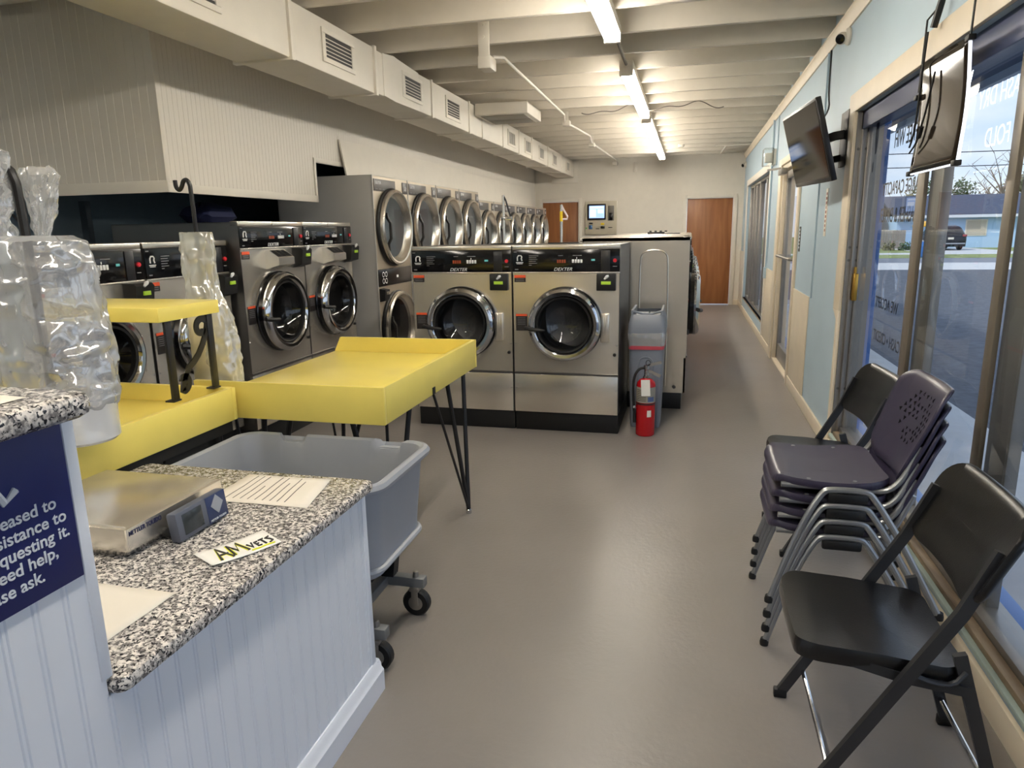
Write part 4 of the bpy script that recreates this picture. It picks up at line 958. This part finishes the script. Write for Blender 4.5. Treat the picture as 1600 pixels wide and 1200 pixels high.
def folding_chair(label, loc, rz=0):
    t = thing('folding_chair', label, 'chair', loc, rz, 'black folding chairs by the window')
    L = Vector((.10, 0, .240)).normalized(); N = Vector((L.z, 0, -L.x))
    bb = Vector((.326, 0, .605))
    shell('backrest', CHB, t, -.248, .248, -.005, .268, .085, .022, lambda y, s, d: bb+L*s+N*(d-.012+.030*(1-(y/.248)**2)+.010*(s/.268)**2)+Vector((0, y, .018*(1-(y/.248)**2) if s < .05 else 0)))
    def sf(y, s, d):
        f = s/.40; z = .452-.020*f+.012*(y/.2)**2-.05*max(0, .12-f)**2*40*.25 - d
        return Vector((-.035+s*(1), y*(1-.0*f), z+.008*math.sin(PI*min(1, max(0, (f-.6)/.4)))*-1))
    shell('seat', CHB, t, -.205, .205, 0, .40, .065, .048, sf)
    for sy in (-1, 1):
        y = sy*.225
        fl = MB().flat([(0, y, .012), (.318, y, .598), (.385, y*.985, .76)], .030, .017).build('front_leg', CHM, t)
        MB().box(-.018, .022, y-.012, y+.012, 0, .03, .004).build('rubber_foot', BLACK, fl)
        rl = MB().flat([(.475, sy*.198, .012), (.335, sy*.198, .478)], .030, .017).build('rear_leg', CHM, t)
        MB().box(.452, .494, sy*.198-.012, sy*.198+.012, 0, .03, .004).build('rubber_foot', BLACK, rl)
        MB().flat([(.10, sy*.197, .424), (.22, sy*.206, .400), (.37, sy*.209, .385)], .026, .010).build('seat_rail', CHM, t)
        MB().tube([(.225, sy*.216, .42), (.28, sy*.216, .402), (.325, sy*.214, .402), (.352, sy*.205, .435)], .007, 8, smooth=1).build('link', CHM, t)
        mb = MB()
        for x, z in ((.222, .42), (.215, .405), (.19, .362)): mb.lathe([(0, .004), (.006, .003), (.007, 0)], Matrix.Translation((x, sy*.2335, z)) @ Matrix.Rotation(PI/2*sy, 4, 'X'), 8)
        mb.build('rivets', CHROME, fl)
    MB().tube([(.066, -.22, .105), (.066, .22, .105)], .0075, 10).build('crossbar', CHROME, t)
    MB().tube([(.452, -.195, .09), (.452, .195, .09)], .0075, 10).build('crossbar', CHROME, t)
    return t
folding_chair('black folding chair nearest the camera, bottom right of the photo', (.335, 1.913, 0))
folding_chair('black folding chair partly behind the purple stack, by the window latch', (.455, 3.41, 0), .08)

CHP = mat('chair_purple_plastic', (50, 46, 66), .34, noise_amt=.04); CHT = mat('chair_silver_tube', (150, 152, 154), .32, .7)
HOLE = mat('hole_dark', (8, 7, 10), .8, spec=.1)
def stack_chair(label):
    t = thing('stacking_chair', label, 'chair', (.318, 2.685, 0), 0, 'four purple chairs in one stack')
    def sf(y, s, d):
        f = s/.385; yy = y*(.93+.12*f) if f < .75 else y*(1.02-.30*(f-.75))
        z = .462-.018*math.sin(PI*min(1, f*1.05))+.010*(y/.22)**2-.55*max(0, .10-f)**2*4-d
        return Vector((-.005+s, yy, z))
    shell('seat', CHP, t, -.225, .225, 0, .385, .075, .026, sf)
    L = Vector((.115, 0, .315)).normalized(); N = Vector((L.z, 0, -L.x)); bb = Vector((.385, 0, .462))
    def bf(y, s, d):
        f = s/.36
        return bb+L*s+N*(d-.010+.045*(1-(y/.235)**2)+.025*max(0, f-.8)**2*12)+Vector((0, y*(.88+.12*min(1, f*1.6)), 0))
    bk = shell('backrest', CHP, t, -.235, .235, 0, .36, .08, .014, bf)
    mb = MB(); random.seed(11); row = 0
    for i in range(9):
        for j in range(9):
            y = -.14+j*.035+(.0175 if i % 2 else 0); s = .115+i*.022
            if abs(y)/.165+abs(s-.205)/.125 > 1.12 or random.random() < .12: continue
            a0 = random.random()*2; q = [bf(y+.0098*math.cos(a0+k*2.094), s+.0098*math.sin(a0+k*2.094), -.0012) for k in range(3)]; q2 = [bf(y+.0098*math.cos(a0+k*2.094), s+.0098*math.sin(a0+k*2.094), .0152) for k in range(3)]
            mb.add(q+q2, [(0, 1, 2), (3, 5, 4), (0, 1, 4, 3), (1, 2, 5, 4), (2, 0, 3, 5)])
    mb.build('perforations', HOLE, bk, smooth=False)
    for sy in (-1, 1):
        y = sy*.235
        fr = MB().tube([(0, sy*.255, .012), (.045, sy*.252, .17), (.10, sy*.247, .33), (.15, y, .425), (.175, y, .436), (.285, y, .436), (.312, y, .422), (.42, sy*.247, .25), (.545, sy*.255, .012)], .0115, 10, smooth=2).build('leg_frame', CHT, t)
        for x in (-.002, .547): MB().lathe([(0, 0), (.015, 0), (.016, .012), (.013, .026), (0, .026)], Matrix.Translation((x, sy*.255, 0)), 12).build('foot_cap', BLACK, fr)
        MB().box(.168, .298, y-.010, y+.010, .388, .426, .009).build('stacking_pad', BLACK, fr)
        MB().tube([(.02, sy*.20, .432), (.30, sy*.20, .428), (.36, sy*.205, .43), (.398, sy*.21, .47), (.425, sy*.21, .535), (.447, sy*.212, .60)], .0105, 10, smooth=2).build('back_tube', CHT, t)
    mb = MB()
    for x in (.11, .26):
        for sy in (-1, 1): mb.lathe([(0, .003), (.007, .002), (.008, 0)], Matrix.Translation((x, sy*.195, .456)), 8)
    mb.build('seat_rivets', CHT, t)
    return t
st0 = stack_chair('purple chair at the bottom of the stack, its feet on the floor')
for k, l in enumerate(('second purple chair from the bottom of the stack', 'third purple chair from the bottom of the stack', 'top purple chair of the stack, its seat and perforated back in full view')):
    dup(st0, (.318+.002*(k+1), 2.685, .058*(k+1)), label=l)

# ================================================================== ON THE WALLS
tv = thing('television', 'black flat television tilted down from a bracket on the pale blue wall', 'television', (.72, 5.21, 2.01))
TL, TR, BR_, BL_ = [Vector(v)-Vector((.72, 5.21, 2.01)) for v in ((.62, 5.70, 2.262), (.69, 4.73, 2.246), (.824, 4.73, 1.76), (.75, 5.70, 1.775))]
ax = ((TR+BR_)-(TL+BL_)).normalized(); az = ((TL+TR)-(BL_+BR_)); hh_ = az.length/4; az = (az-ax*az.dot(ax)).normalized(); ay = az.cross(ax)
ww_ = ((TR+BR_)-(TL+BL_)).length/4
tm = Matrix.Identity(4)
cc = (TL+TR+BL_+BR_)/4
for i in range(3): tm[i][0] = ax[i]; tm[i][1] = ay[i]; tm[i][2] = az[i]; tm[i][3] = cc[i]
mb = MB(); mb.box(-ww_, ww_, 0, .035, -hh_, hh_, .006, tm); mb.box(-ww_*.7, ww_*.7, .03, .07, -hh_*.8, hh_*.3, .012, tm); mb.build('casing', mat('tv_black', (24, 23, 24), .3), tv)
MB().box(-ww_+.018, ww_-.018, -.002, .0, -hh_+.028, hh_-.018, 0, tm).build('screen', mat('tv_screen', (8, 7, 8), .06, spec=.3), tv)
mb = MB(); mb.box(-.10, .10, .07, .09, -.16, .12, .003, tm); mb.build('mount_plate', BLACK, tv)
mb = MB(); mb.box(WX-.025-.72, WX-.001-.72, -.22, .0, -.14, .20, .004); mb.flat([(.0+cc.x+.06, -.06, .02), (.16, -.12, .05), (.225, -.12, .06)], .05, .03); mb.flat([(cc.x+.10, .06, -.1), (.225, -.05, -.08)], .04, .03); mb.build('wall_arm', BLACK, tv)
mb = MB(); mb.tube([(WX-.006, 5.9, 2.75), (WX-.008, 5.88, 2.45), (WX-.02, 5.7, 2.30), (.80, 5.45, 2.15)], .006, 6, smooth=2)
tag(mb.build('television_cable', BLACK), 'black cable dropping from the crown moulding behind the television', 'cable')
def dome(label, loc, look):
    t = thing('security_camera', label, 'camera', loc)
    MB().lathe([(0, 0), (.052, 0), (.055, .012), (.045, .028), (0, .03)], Matrix.Rotation(-PI/2, 4, 'Y'), 28).build('base', WHITE, t)
    q = Vector(look).normalized().to_track_quat('Z', 'Y').to_matrix().to_4x4(); o = Matrix.Translation((-.048, 0, -.008)) @ q
    MB().lathe([(0, -.042), (.02, -.036), (.034, -.022), (.038, 0), (.036, .022), (.031, .03)], o, 24).build('ball', WHITE, t)
    MB().lathe([(.031, .029), (.026, .034), (.012, .036), (0, .037)], o, 20).build('lens', BLACKG, t)
dome('white turret security camera under the crown moulding above the television', (WX, 5.28, 2.695), (-.55, -.8, -.35))
dome('white turret security camera in the far corner of the back wall', (WX, 14.1, 2.62), (-.7, -.7, -.3))
def plate(name, label, cat, y0, y1, z0, z1, m, n, mm, vert=True, th=.004):
    o = tag(B(WX-th, WX-.0005, y0, y1, z0, z1, .001).build(name, m), label, cat)
    mb = MB(); random.seed(n)
    for k in range(n):
        z = z1-(z1-z0)*(.08+.86*k/n); h = (z1-z0)*.5/n; a = random.uniform(.2, .35); b = random.uniform(.6, .8); mb.box(WX-th-.0008, WX-th, y0+(y1-y0)*a, y0+(y1-y0)*b, z-h, z)
    mb.build('print', mm, o); return o
plate('notice_strip', 'narrow white paper strip with vertical lettering on the pale blue wall below the television', 'notice', 5.60, 5.68, 1.42, 1.76, PAPER, 9, mat('print_red', (150, 80, 70), .6))
plate('door_plate', 'small black plate with pale vertical lettering beside the glass door', 'sign', 6.80, 6.88, 1.27, 1.49, BLACK, 6, MARK)
o = thing('outlet_box', 'pale blue outlet box with a conduit running up beside the far window', 'outlet', (WX, 9.46, .92))
MB().box(-.04, 0, -.045, .045, -.07, .07, .006).build('box', BLUEWALL, o); MB().tube([(-.016, 0, .07), (-.016, 0, 1.84)], .012, 8).build('conduit', BLUEWALL, o)
o = thing('emergency_light', 'clear boxed light fitting on the wall above the glass door', 'light', (WX, 9.3, 2.30))
MB().box(-.03, 0, -.12, .12, -.08, .10, .006).build('back_plate', WHITE, o); MB().box(-.14, -.03, -.15, .10, -.09, .11, .008).build('cover', GLASS, o); MB().box(-.12, -.03, -.06, .04, -.05, .06, .01).build('lamp_head', WHITE, o)
o = thing('door_closer', 'grey door closer with a folded arm at the top of the glass door', 'door closer', (WX-.022, 8.0, 2.05))
MB().box(-.06, 0, -.14, .14, -.03, .03, .006).build('body', ALU, o); MB().flat([(-.06, -.08, .03), (-.16, .20, .035), (-.04, .42, .06)], .02, .008).build('arm', ALU, o)
k_ = thing('payment_kiosk', 'beige wall kiosk with a lit screen between the brown doors', 'kiosk', (-1.75, 14.3, 1.72))
KB = mat('kiosk_beige', (186, 178, 158), .45)
MB().box(-.315, .315, -.05, 0, -.33, .325, .008).build('housing', KB, k_)
bz = MB().box(-.27, .10, -.06, -.05, -.04, .27, .012).build('screen_bezel', BLACK, k_)
MB().box(-.235, .07, -.0625, -.06, -.005, .235).build('screen', mat('screen_blue', (150, 178, 226), .3, emit=1.0), bz)
mb = MB(); mb.box(-.215, .05, -.0635, -.0625, .185, .215); mb.box(-.215, -.10, -.0635, -.0625, .02, .16); mb.box(-.06, .05, -.0635, -.0625, .09, .16); mb.build('screen_blocks', mat('screen_pale', (222, 230, 245), .3, emit=1.0), bz)
MB().box(.14, .26, -.058, -.05, -.06, .23, .006).build('reader_column', mat('kiosk_dark', (96, 92, 86), .4), k_); MB().box(.165, .235, -.066, -.058, -.05, .09, .004).build('card_slot', BLACKG, k_)
MB().box(-.24, -.17, -.06, -.05, -.22, -.14, .004).build('coin_slot', mat('slot_blue', (60, 96, 140), .3), k_); MB().box(.0, .08, -.058, -.05, -.21, -.165, .003).build('bill_slot', BLACKG, k_)
MB().box(-.235, -.165, -.056, -.05, -.12, -.09, .002).build('button_strip', BLACK, k_); MB().box(.0, .07, -.056, -.05, -.14, -.10, .002).build('yellow_sticker', mat('band_yellow', (238, 206, 40), .4), k_)
MB().box(.15, .23, -.055, -.05, -.20, -.185, .001).build('slit', BLACK, k_); MB().box(-.10, -.03, -.055, -.05, -.22, -.205, .001).build('slit', BLACK, k_); MB().lathe([(0, .01), (.014, .008), (.016, 0)], Matrix.Translation((-.29, -.05, -.2)) @ YAX, 12).build('green_key', mat('green_lamp', (80, 170, 80), .4), k_)
# hanging led board in the window
hb = thing('hanging_led_sign', 'smoked clear sign board hung by black cords inside the big window', 'sign', (.915, 3.19, 1.92))
SMK = mat('smoked_acrylic', (40, 34, 28), .05, 0)
SMK.node_tree.nodes['Principled BSDF'].inputs['IOR'].default_value = 1.16
mb = MB(); mb.grid(lambda u, v: Vector((.014*math.sin(PI*v)-.004*u, .275-.55*u, -.21+.42*v+.02*(1-u)*v)), 14, 14); mb.build('board', SMK, hb, solid=.008)
mb = MB(); mb.tube([(.004, -.277, -.21), (.016, -.277, 0), (.0, -.277, .21)], .006, 6, smooth=2); mb.tube([(.0, .275, -.213), (0, -.275, -.213)], .004, 6); mb.build('lit_edge', mat('edge_white', (235, 240, 250), .3, emit=1.2), hb)
for y, z in ((.275, -.21), (-.275, -.21), (-.275, .205), (.275, .10)): MB().box(-.012, .014, y-.018, y+.018, z-.010, z+.010, .003).build('clip', BLACK, hb)
mb = MB(); mb.tube([(0, .27, .12), (.004, .265, .40), (.035, .262, .44)], .004, 6); mb.tube([(0, -.277, .20), (.004, -.275, .40), (.035, -.272, .43)], .004, 6); mb.build('cords', BLACK, hb)
LEDW = mat('led_white', (240, 246, 255), .3, emit=3.0)
text('WASH DRY', .105, LEDW, hb, (.026, -.262, .03), (0, 1, 0), (0, 0, 1), sx=.9); text('& FOLD', .105, LEDW, hb, (.026, -.215, -.13), (0, 1, 0), (0, 0, 1), sx=.9)
mb = MB(); mb.tube([(-.02, .15, .33), (-.015, .19, .20), (-.012, .22, -.02), (-.014, .25, -.08), (-.014, .272, -.10)], .004, 6, smooth=2); mb.tube([(-.01, .04, .16), (-.014, .09, .02), (-.014, .14, -.04), (-.014, .17, -.09), (-.014, .265, -.125)], .004, 6, smooth=2); mb.tube([(-.014, .125, -.035), (-.014, .15, -.075)], .009, 8); mb.build('cable', BLACK, hb)
mb = MB(); mb.tube([(.012, .12, .445), (.0, .155, .345)], .014, 8); mb.build('plug', BLACK, hb)

# ================================================================== OUTSIDE THE WINDOW
GZ = -.30
ASPH = mat('asphalt', (84, 88, 96), .8, noise_amt=.38, noise_scale=9, bump=.3, bump_scale=30)
CONC = mat('concrete_light', (196, 196, 194), .8, noise_amt=.10, noise_scale=4); BLUEP = mat('blue_paint', (88, 130, 192), .45)
GRASS = mat('lawn_green', (134, 144, 84), .9, noise_amt=.3, noise_scale=2)
struct(B(1.1, 120, -40, 31, GZ-.2, GZ).build('ground', ASPH))
struct(B(1.1, 2.3, -10, 16, GZ, -.06, .01).build('walkway', CONC))
struct(B(1.11, 1.22, -10, 16, -.06, .13, .01).build('kerb_strip', BLUEP))
struct(B(-30, 140, 31, 36.5, GZ-.2, GZ+.002).build('apron', CONC)); struct(B(-30, 140, 36.5, 41.5, GZ-.2, GZ).build('road', mat('road_grey', (118, 122, 130), .85, noise_amt=.08)))
struct(B(-30, 140, 41.5, 46, GZ-.2, GZ+.01).build('lawn_verge', GRASS)); struct(B(-30, 140, 46, 48.5, GZ-.2, GZ+.02).build('sidewalk', CONC)); struct(B(-30, 140, 48.5, 120, GZ-.2, GZ+.005).build('lawn', GRASS))
struct(B(14.2, 19.4, 48.5, 57.9, GZ-.1, GZ+.03).build('driveway', CONC))
struct(B(1.1, 2.25, -10, 16, 2.62, 2.75).build('overhang', mat('overhang_slate', (96, 106, 126), .6))); struct(B(2.25, 2.30, -10, 16, 2.56, 2.86).build('overhang_fascia', mat('fascia_white', (220, 224, 230), .5)))
tag(B(1.20, 1.25, 5.25, 5.62, GZ, 2.62, .01).build('porch_post', BLUEP), 'blue painted porch post just outside the left end of the big window', 'post')
HB = mat('house_blue', (176, 206, 236), .7); RF = mat('roof_shingle', (72, 80, 98), .85, noise_amt=.15, noise_scale=5)
h = thing('house', 'pale blue single-storey house with a dark roof across the road', 'house', (24, 58, GZ))
MB().box(-9.2, 9, 0, 8, 0, 2.35).build('wall', HB, h)
mb = MB(); mb.prism([(-.5, 2.24), (4, 3.75), (8.5, 2.24), (8.5, 2.36), (4, 3.90), (-.5, 2.40)], -9.6, 9.4, Matrix(((0, 0, 1, 0), (1, 0, 0, 0), (0, 1, 0, 0), (0, 0, 0, 1)))); mb.build('roof', RF, h)
MB().box(-9.6, 9.4, -.56, -.5, 2.16, 2.36).build('fascia', mat('fascia_white', (220, 224, 230), .5), h)
wf = MB().box(-4.7, -3.3, -.04, 0, .85, 2.02).build('window', WHITE, h)
mb = MB()
for k in range(12): mb.box(-4.62, -3.38, -.06, -.04, .92+k*.085, .985+k*.085)
mb.build('blind', mat('blind_tan', (196, 184, 166), .6), wf)
MB().tube([(-7.7, -.35, 1.9), (-7.7, -.35, 2.5), (-7.5, .3, 2.6), (-7.5, .3, 3.5)], .04, 6).build('service_mast', mat('fascia_white', (220, 224, 230), .5), h)
MB().box(-1.35, -1.2, -.1, 0, 0, 2.3).build('downspout', mat('fascia_white', (220, 224, 230), .5), h)
h2_ = thing('shed', 'pale cream outbuilding left of the blue house across the road', 'building', (12.7, 60, GZ))
MB().box(-3, 1.3, 0, 5, 0, 2.3).build('wall', mat('house_cream', (214, 206, 190), .7), h2_); MB().prism([(-.4, 2.2), (2.5, 3.4), (5.4, 2.2)], -3.3, 1.6, Matrix(((0, 0, 1, 0), (1, 0, 0, 0), (0, 1, 0, 0), (0, 0, 0, 1)))).build('roof', RF, h2_); MB().box(-.9, -.3, -.04, 0, 1.1, 1.9).build('window', mat('pane_grey', (150, 156, 160), .3), h2_)
mb = MB()
for k in range(14): mb.box(-1.1+k*.16, -.95+k*.16, 0, .03, 0, 1.35)
f_ = tag(mb.build('picket_fence', mat('fence_grey', (150, 142, 132), .8), loc=(14.0, 56.8, GZ)), 'short grey board fence between the outbuilding and the blue house', 'fence')
# car
cr = thing('car', 'dark sport utility car seen from behind on the driveway of the blue house', 'car', (16.55, 52.0, GZ+.03))
CARB = mat('car_dark', (34, 36, 42), .2, .3); CGL = mat('car_glass', (20, 24, 30), .05)
def carsec(y, hw, zb, zs, zt, tw): return [Vector((x, y, z)) for x, z in ((-hw, zb), (-hw-.02, (zb+zs)/2), (-hw, zs), (-tw-.02, zt-.10), (-tw+.1, zt), (tw-.1, zt), (tw+.02, zt-.10), (hw, zs), (hw+.02, (zb+zs)/2), (hw, zb))]
MB().loft([carsec(0, .84, .32, .95, 1.0, .7), carsec(.08, .92, .25, 1.0, 1.08, .74), carsec(.35, .94, .22, 1.02, 1.52, .66), carsec(1.2, .95, .22, 1.0, 1.62, .68), carsec(2.6, .95, .22, .98, 1.58, .66), carsec(3.3, .94, .22, .96, 1.06, .8), carsec(4.3, .9, .25, .86, .92, .78), carsec(4.55, .8, .32, .7, .76, .7)]).build('body', CARB, cr, ang=.9)
mb = MB(); mb.add([(-.62, .075, 1.10), (.62, .075, 1.10), (.55, .31, 1.46), (-.55, .31, 1.46)], [(0, 1, 2, 3)]); mb.build('rear_window', CGL, cr)
mb = MB(); mb.add([(-.97, .6, 1.05), (-.97, 2.9, 1.03), (-.72, 2.5, 1.5), (-.74, .8, 1.5)], [(0, 1, 2, 3)]); mb.build('side_window', CGL, cr)
for sx in (-1, 1): MB().box(sx*.80-.13, sx*.80+.13, -.03, .12, .88, 1.02, .03).build('tail_light', mat('tail_red', (150, 60, 64), .2), cr)
MB().box(-.17, .17, -.03, .0, .70, .84, .01).build('number_plate', mat('plate_pale', (222, 214, 196), .5), cr)
MB().box(-.86, .86, -.06, .05, .40, .48, .02).build('bumper_trim', mat('bumper_silver', (176, 178, 182), .3, .6), cr)
for x in (-.82, .82):
    for y in (.85, 3.6): MB().lathe([(.1, -.11), (.32, -.11), (.35, -.08), (.35, .08), (.32, .11), (.1, .11)], Matrix.Translation((x, y, .35)) @ Matrix.Rotation(PI/2, 4, 'Y'), 20).build('wheel', BLACK, cr)
def barrel(label, x, y, m):
    o = MB().lathe([(0, 0), (.28, 0), (.30, .03), (.30, .28), (.315, .30), (.30, .32), (.30, .55), (.315, .57), (.30, .59), (.29, .82), (.27, .83), (.26, .80), (0, .80)], None, 20).build('barrel', m, loc=(x, y, GZ+.01)); tag(o, label, 'barrel')
barrel('blue barrel by the road outside the window', 12.05, 42.2, mat('barrel_blue', (58, 112, 178), .4)); barrel('grey green barrel beside the blue one by the road', 12.72, 42.1, mat('barrel_green', (96, 118, 124), .4))
v_ = thing('vacuum_station', 'yellow-topped vacuum post with a slanted lettered arm by the road', 'vacuum', (12.3, 43.2, GZ+.01))
MB().tube([(0, 0, 0), (0, 0, 1.6)], .06, 10).build('post', mat('bumper_silver', (176, 178, 182), .3, .6), v_); MB().lathe([(0, 1.92), (.2, 1.90), (.42, 1.80), (.5, 1.66), (.48, 1.60), (0, 1.60)], None, 24).build('dome', mat('dome_yellow', (222, 170, 60), .4), v_)
ar = MB().flat([(-.05, -.1, .62), (.55, -.1, 1.25)], .05, .24).build('arm', mat('arm_dark', (60, 62, 68), .5), v_); text('VACU', .26, MARK, ar, (-.06, -.24, .60), (.69, 0, .72), (-.72, 0, .69))
# trees over the roof, shrubs, wires
def tree(label, x, y, h, r, m, n, seed, bare=False, kind='leafy_tree'):
    random.seed(seed); t = thing(kind, label, 'tree', (x, y, GZ))
    mb = MB(); mb.tube([(0, 0, 0), (.1, 0, h*.3), (0, 0, h*.6)], [.22, .16, .1], 8)
    for k in range(14 if bare else 7):
        a = random.random()*6.28; z = h*random.uniform(.3, .6); q = Vector((math.cos(a), math.sin(a), random.uniform(.6, 1.5))).normalized(); L_ = h*random.uniform(.25, .5)
        p0 = Vector((0, 0, z)); p1 = p0+q*L_*.5+Vector((random.uniform(-.2, .2), 0, .1)); p2 = p0+q*L_+Vector((0, 0, .4)); mb.tube([p0, p1, p2], [.07, .04, .012], 5)
        if bare:
            for _ in range(3): p3 = p1.lerp(p2, random.random()); mb.tube([p3, p3+Vector((random.uniform(-.8, .8), random.uniform(-.8, .8), random.uniform(.3, 1.2)))], [.025, .008], 4)
    mb.build('trunk', mat('bark', (130, 116, 104), .9), t)
    if n:
        mb = MB()
        cl = [(random.gauss(0, r*.45), random.gauss(0, r*.35), h*.66+random.gauss(0, r*.30)) for _ in range(16)]
        for k in range(n):
            c = random.choice(cl); p = Vector(c)+Vector((random.gauss(0, r*.16), random.gauss(0, r*.16), random.gauss(0, r*.14))); a = Vector((random.uniform(-1, 1), random.uniform(-1, 1), random.uniform(-1, 1))).normalized(); b = a.orthogonal().normalized(); s_ = random.uniform(.08, .2)
            mb.add([p-a*s_, p+b*s_*.6, p+a*s_, p-b*s_*.6], [(0, 1, 2, 3)])
        mb.build('foliage', m, t, smooth=False)
LF = mat('leaf_green', (74, 96, 62), .7); LF2 = mat('leaf_olive', (122, 118, 82), .7); LF3 = mat('leaf_brown', (150, 136, 112), .8)
tree('loose green tree standing behind the roof of the blue house', 22.5, 74, 7.0, 2.2, LF, 900, 3)
tree('pale green tree left of the loose green one behind the roof', 20.3, 75, 5.6, 1.8, LF2, 700, 8)
tree('bare leafless tree behind the roof of the blue house', 26.6, 72, 8.0, 2, None, 0, 5, True, 'bare_tree')
tree('bushy olive tree right of the bare tree behind the roof', 29.8, 76, 7.4, 2.4, LF2, 1100, 12)
tree('low brownish tree left of the bare tree behind the roof', 26.4, 77, 5.2, 2.0, LF3, 600, 15)
tree('dark tree behind the cream outbuilding', 13.6, 76, 5.4, 2.2, LF, 700, 21)
random.seed(2)
for i, x in enumerate((12.3, 13.3, 14.3)):
    mb = MB()
    for k in range(140):
        p = Vector((random.uniform(-.36, .36), random.uniform(-.3, .3), abs(random.gauss(.22, .18)))); a = Vector((random.uniform(-1, 1), random.uniform(-1, 1), random.uniform(-1, 1))).normalized(); b = a.orthogonal().normalized(); mb.add([p-a*.1, p+b*.06, p+a*.1, p-b*.06], [(0, 1, 2, 3)])
    tag(mb.build('low_shrub', LF2 if i % 2 else LF, loc=(x, 53.5, GZ), smooth=False), 'low dark garden shrub, %s of three before the cream outbuilding' % ('leftmost', 'middle one', 'rightmost')[i], 'shrub', 'garden shrubs across the road')
for i, (za, zb) in enumerate(((4.55, 4.5), (4.0, 3.95))):
    mb = MB(); mb.tube([(-6+40*k/20, 33, za+(zb-za)*k/20-.25*math.sin(PI*k/20)) for k in range(21)], .018, 5)
    tag(mb.build('power_line', BLACK), 'thin overhead wire crossing the sky outside, %s of the two' % ('upper', 'lower')[i], 'wire', 'overhead wires outside')
# clutter in the gap under the grooved partition
mb = MB(); mb.tube([(-3.7, 2.75+.52*math.cos(a), 1.49+.30*math.sin(a)) for a in [PI*k/24 for k in range(25)]], .006, 6)
tag(mb.build('arched_hose', BLACK), 'thin black hose arching above the top of the smaller washers', 'hose')
mb = MB(); mb.box(-4.6, -4.54, 4.55, 4.60, 0, 1.78)
tag(mb.build('support_post', mat('post_dark', (74, 86, 96), .6)), 'dark upright post in the gap below the grooved partition', 'post')
mb = MB(); mb.loft([[v+Vector((0, 0, noise.noise(v*9)*.03)) for v in rrect(-w, w, -w*1.5, w*1.5, .06, z)] for w, z in ((.10, 0), (.13, .04), (.11, .10), (.05, .14))])
tag(mb.build('cloth_bundle', mat('cloth_navy', (20, 28, 66), .8), loc=(-3.45, 4.55, 1.594)), 'dark blue cloth bundle on top of the first large washer', 'bundle')
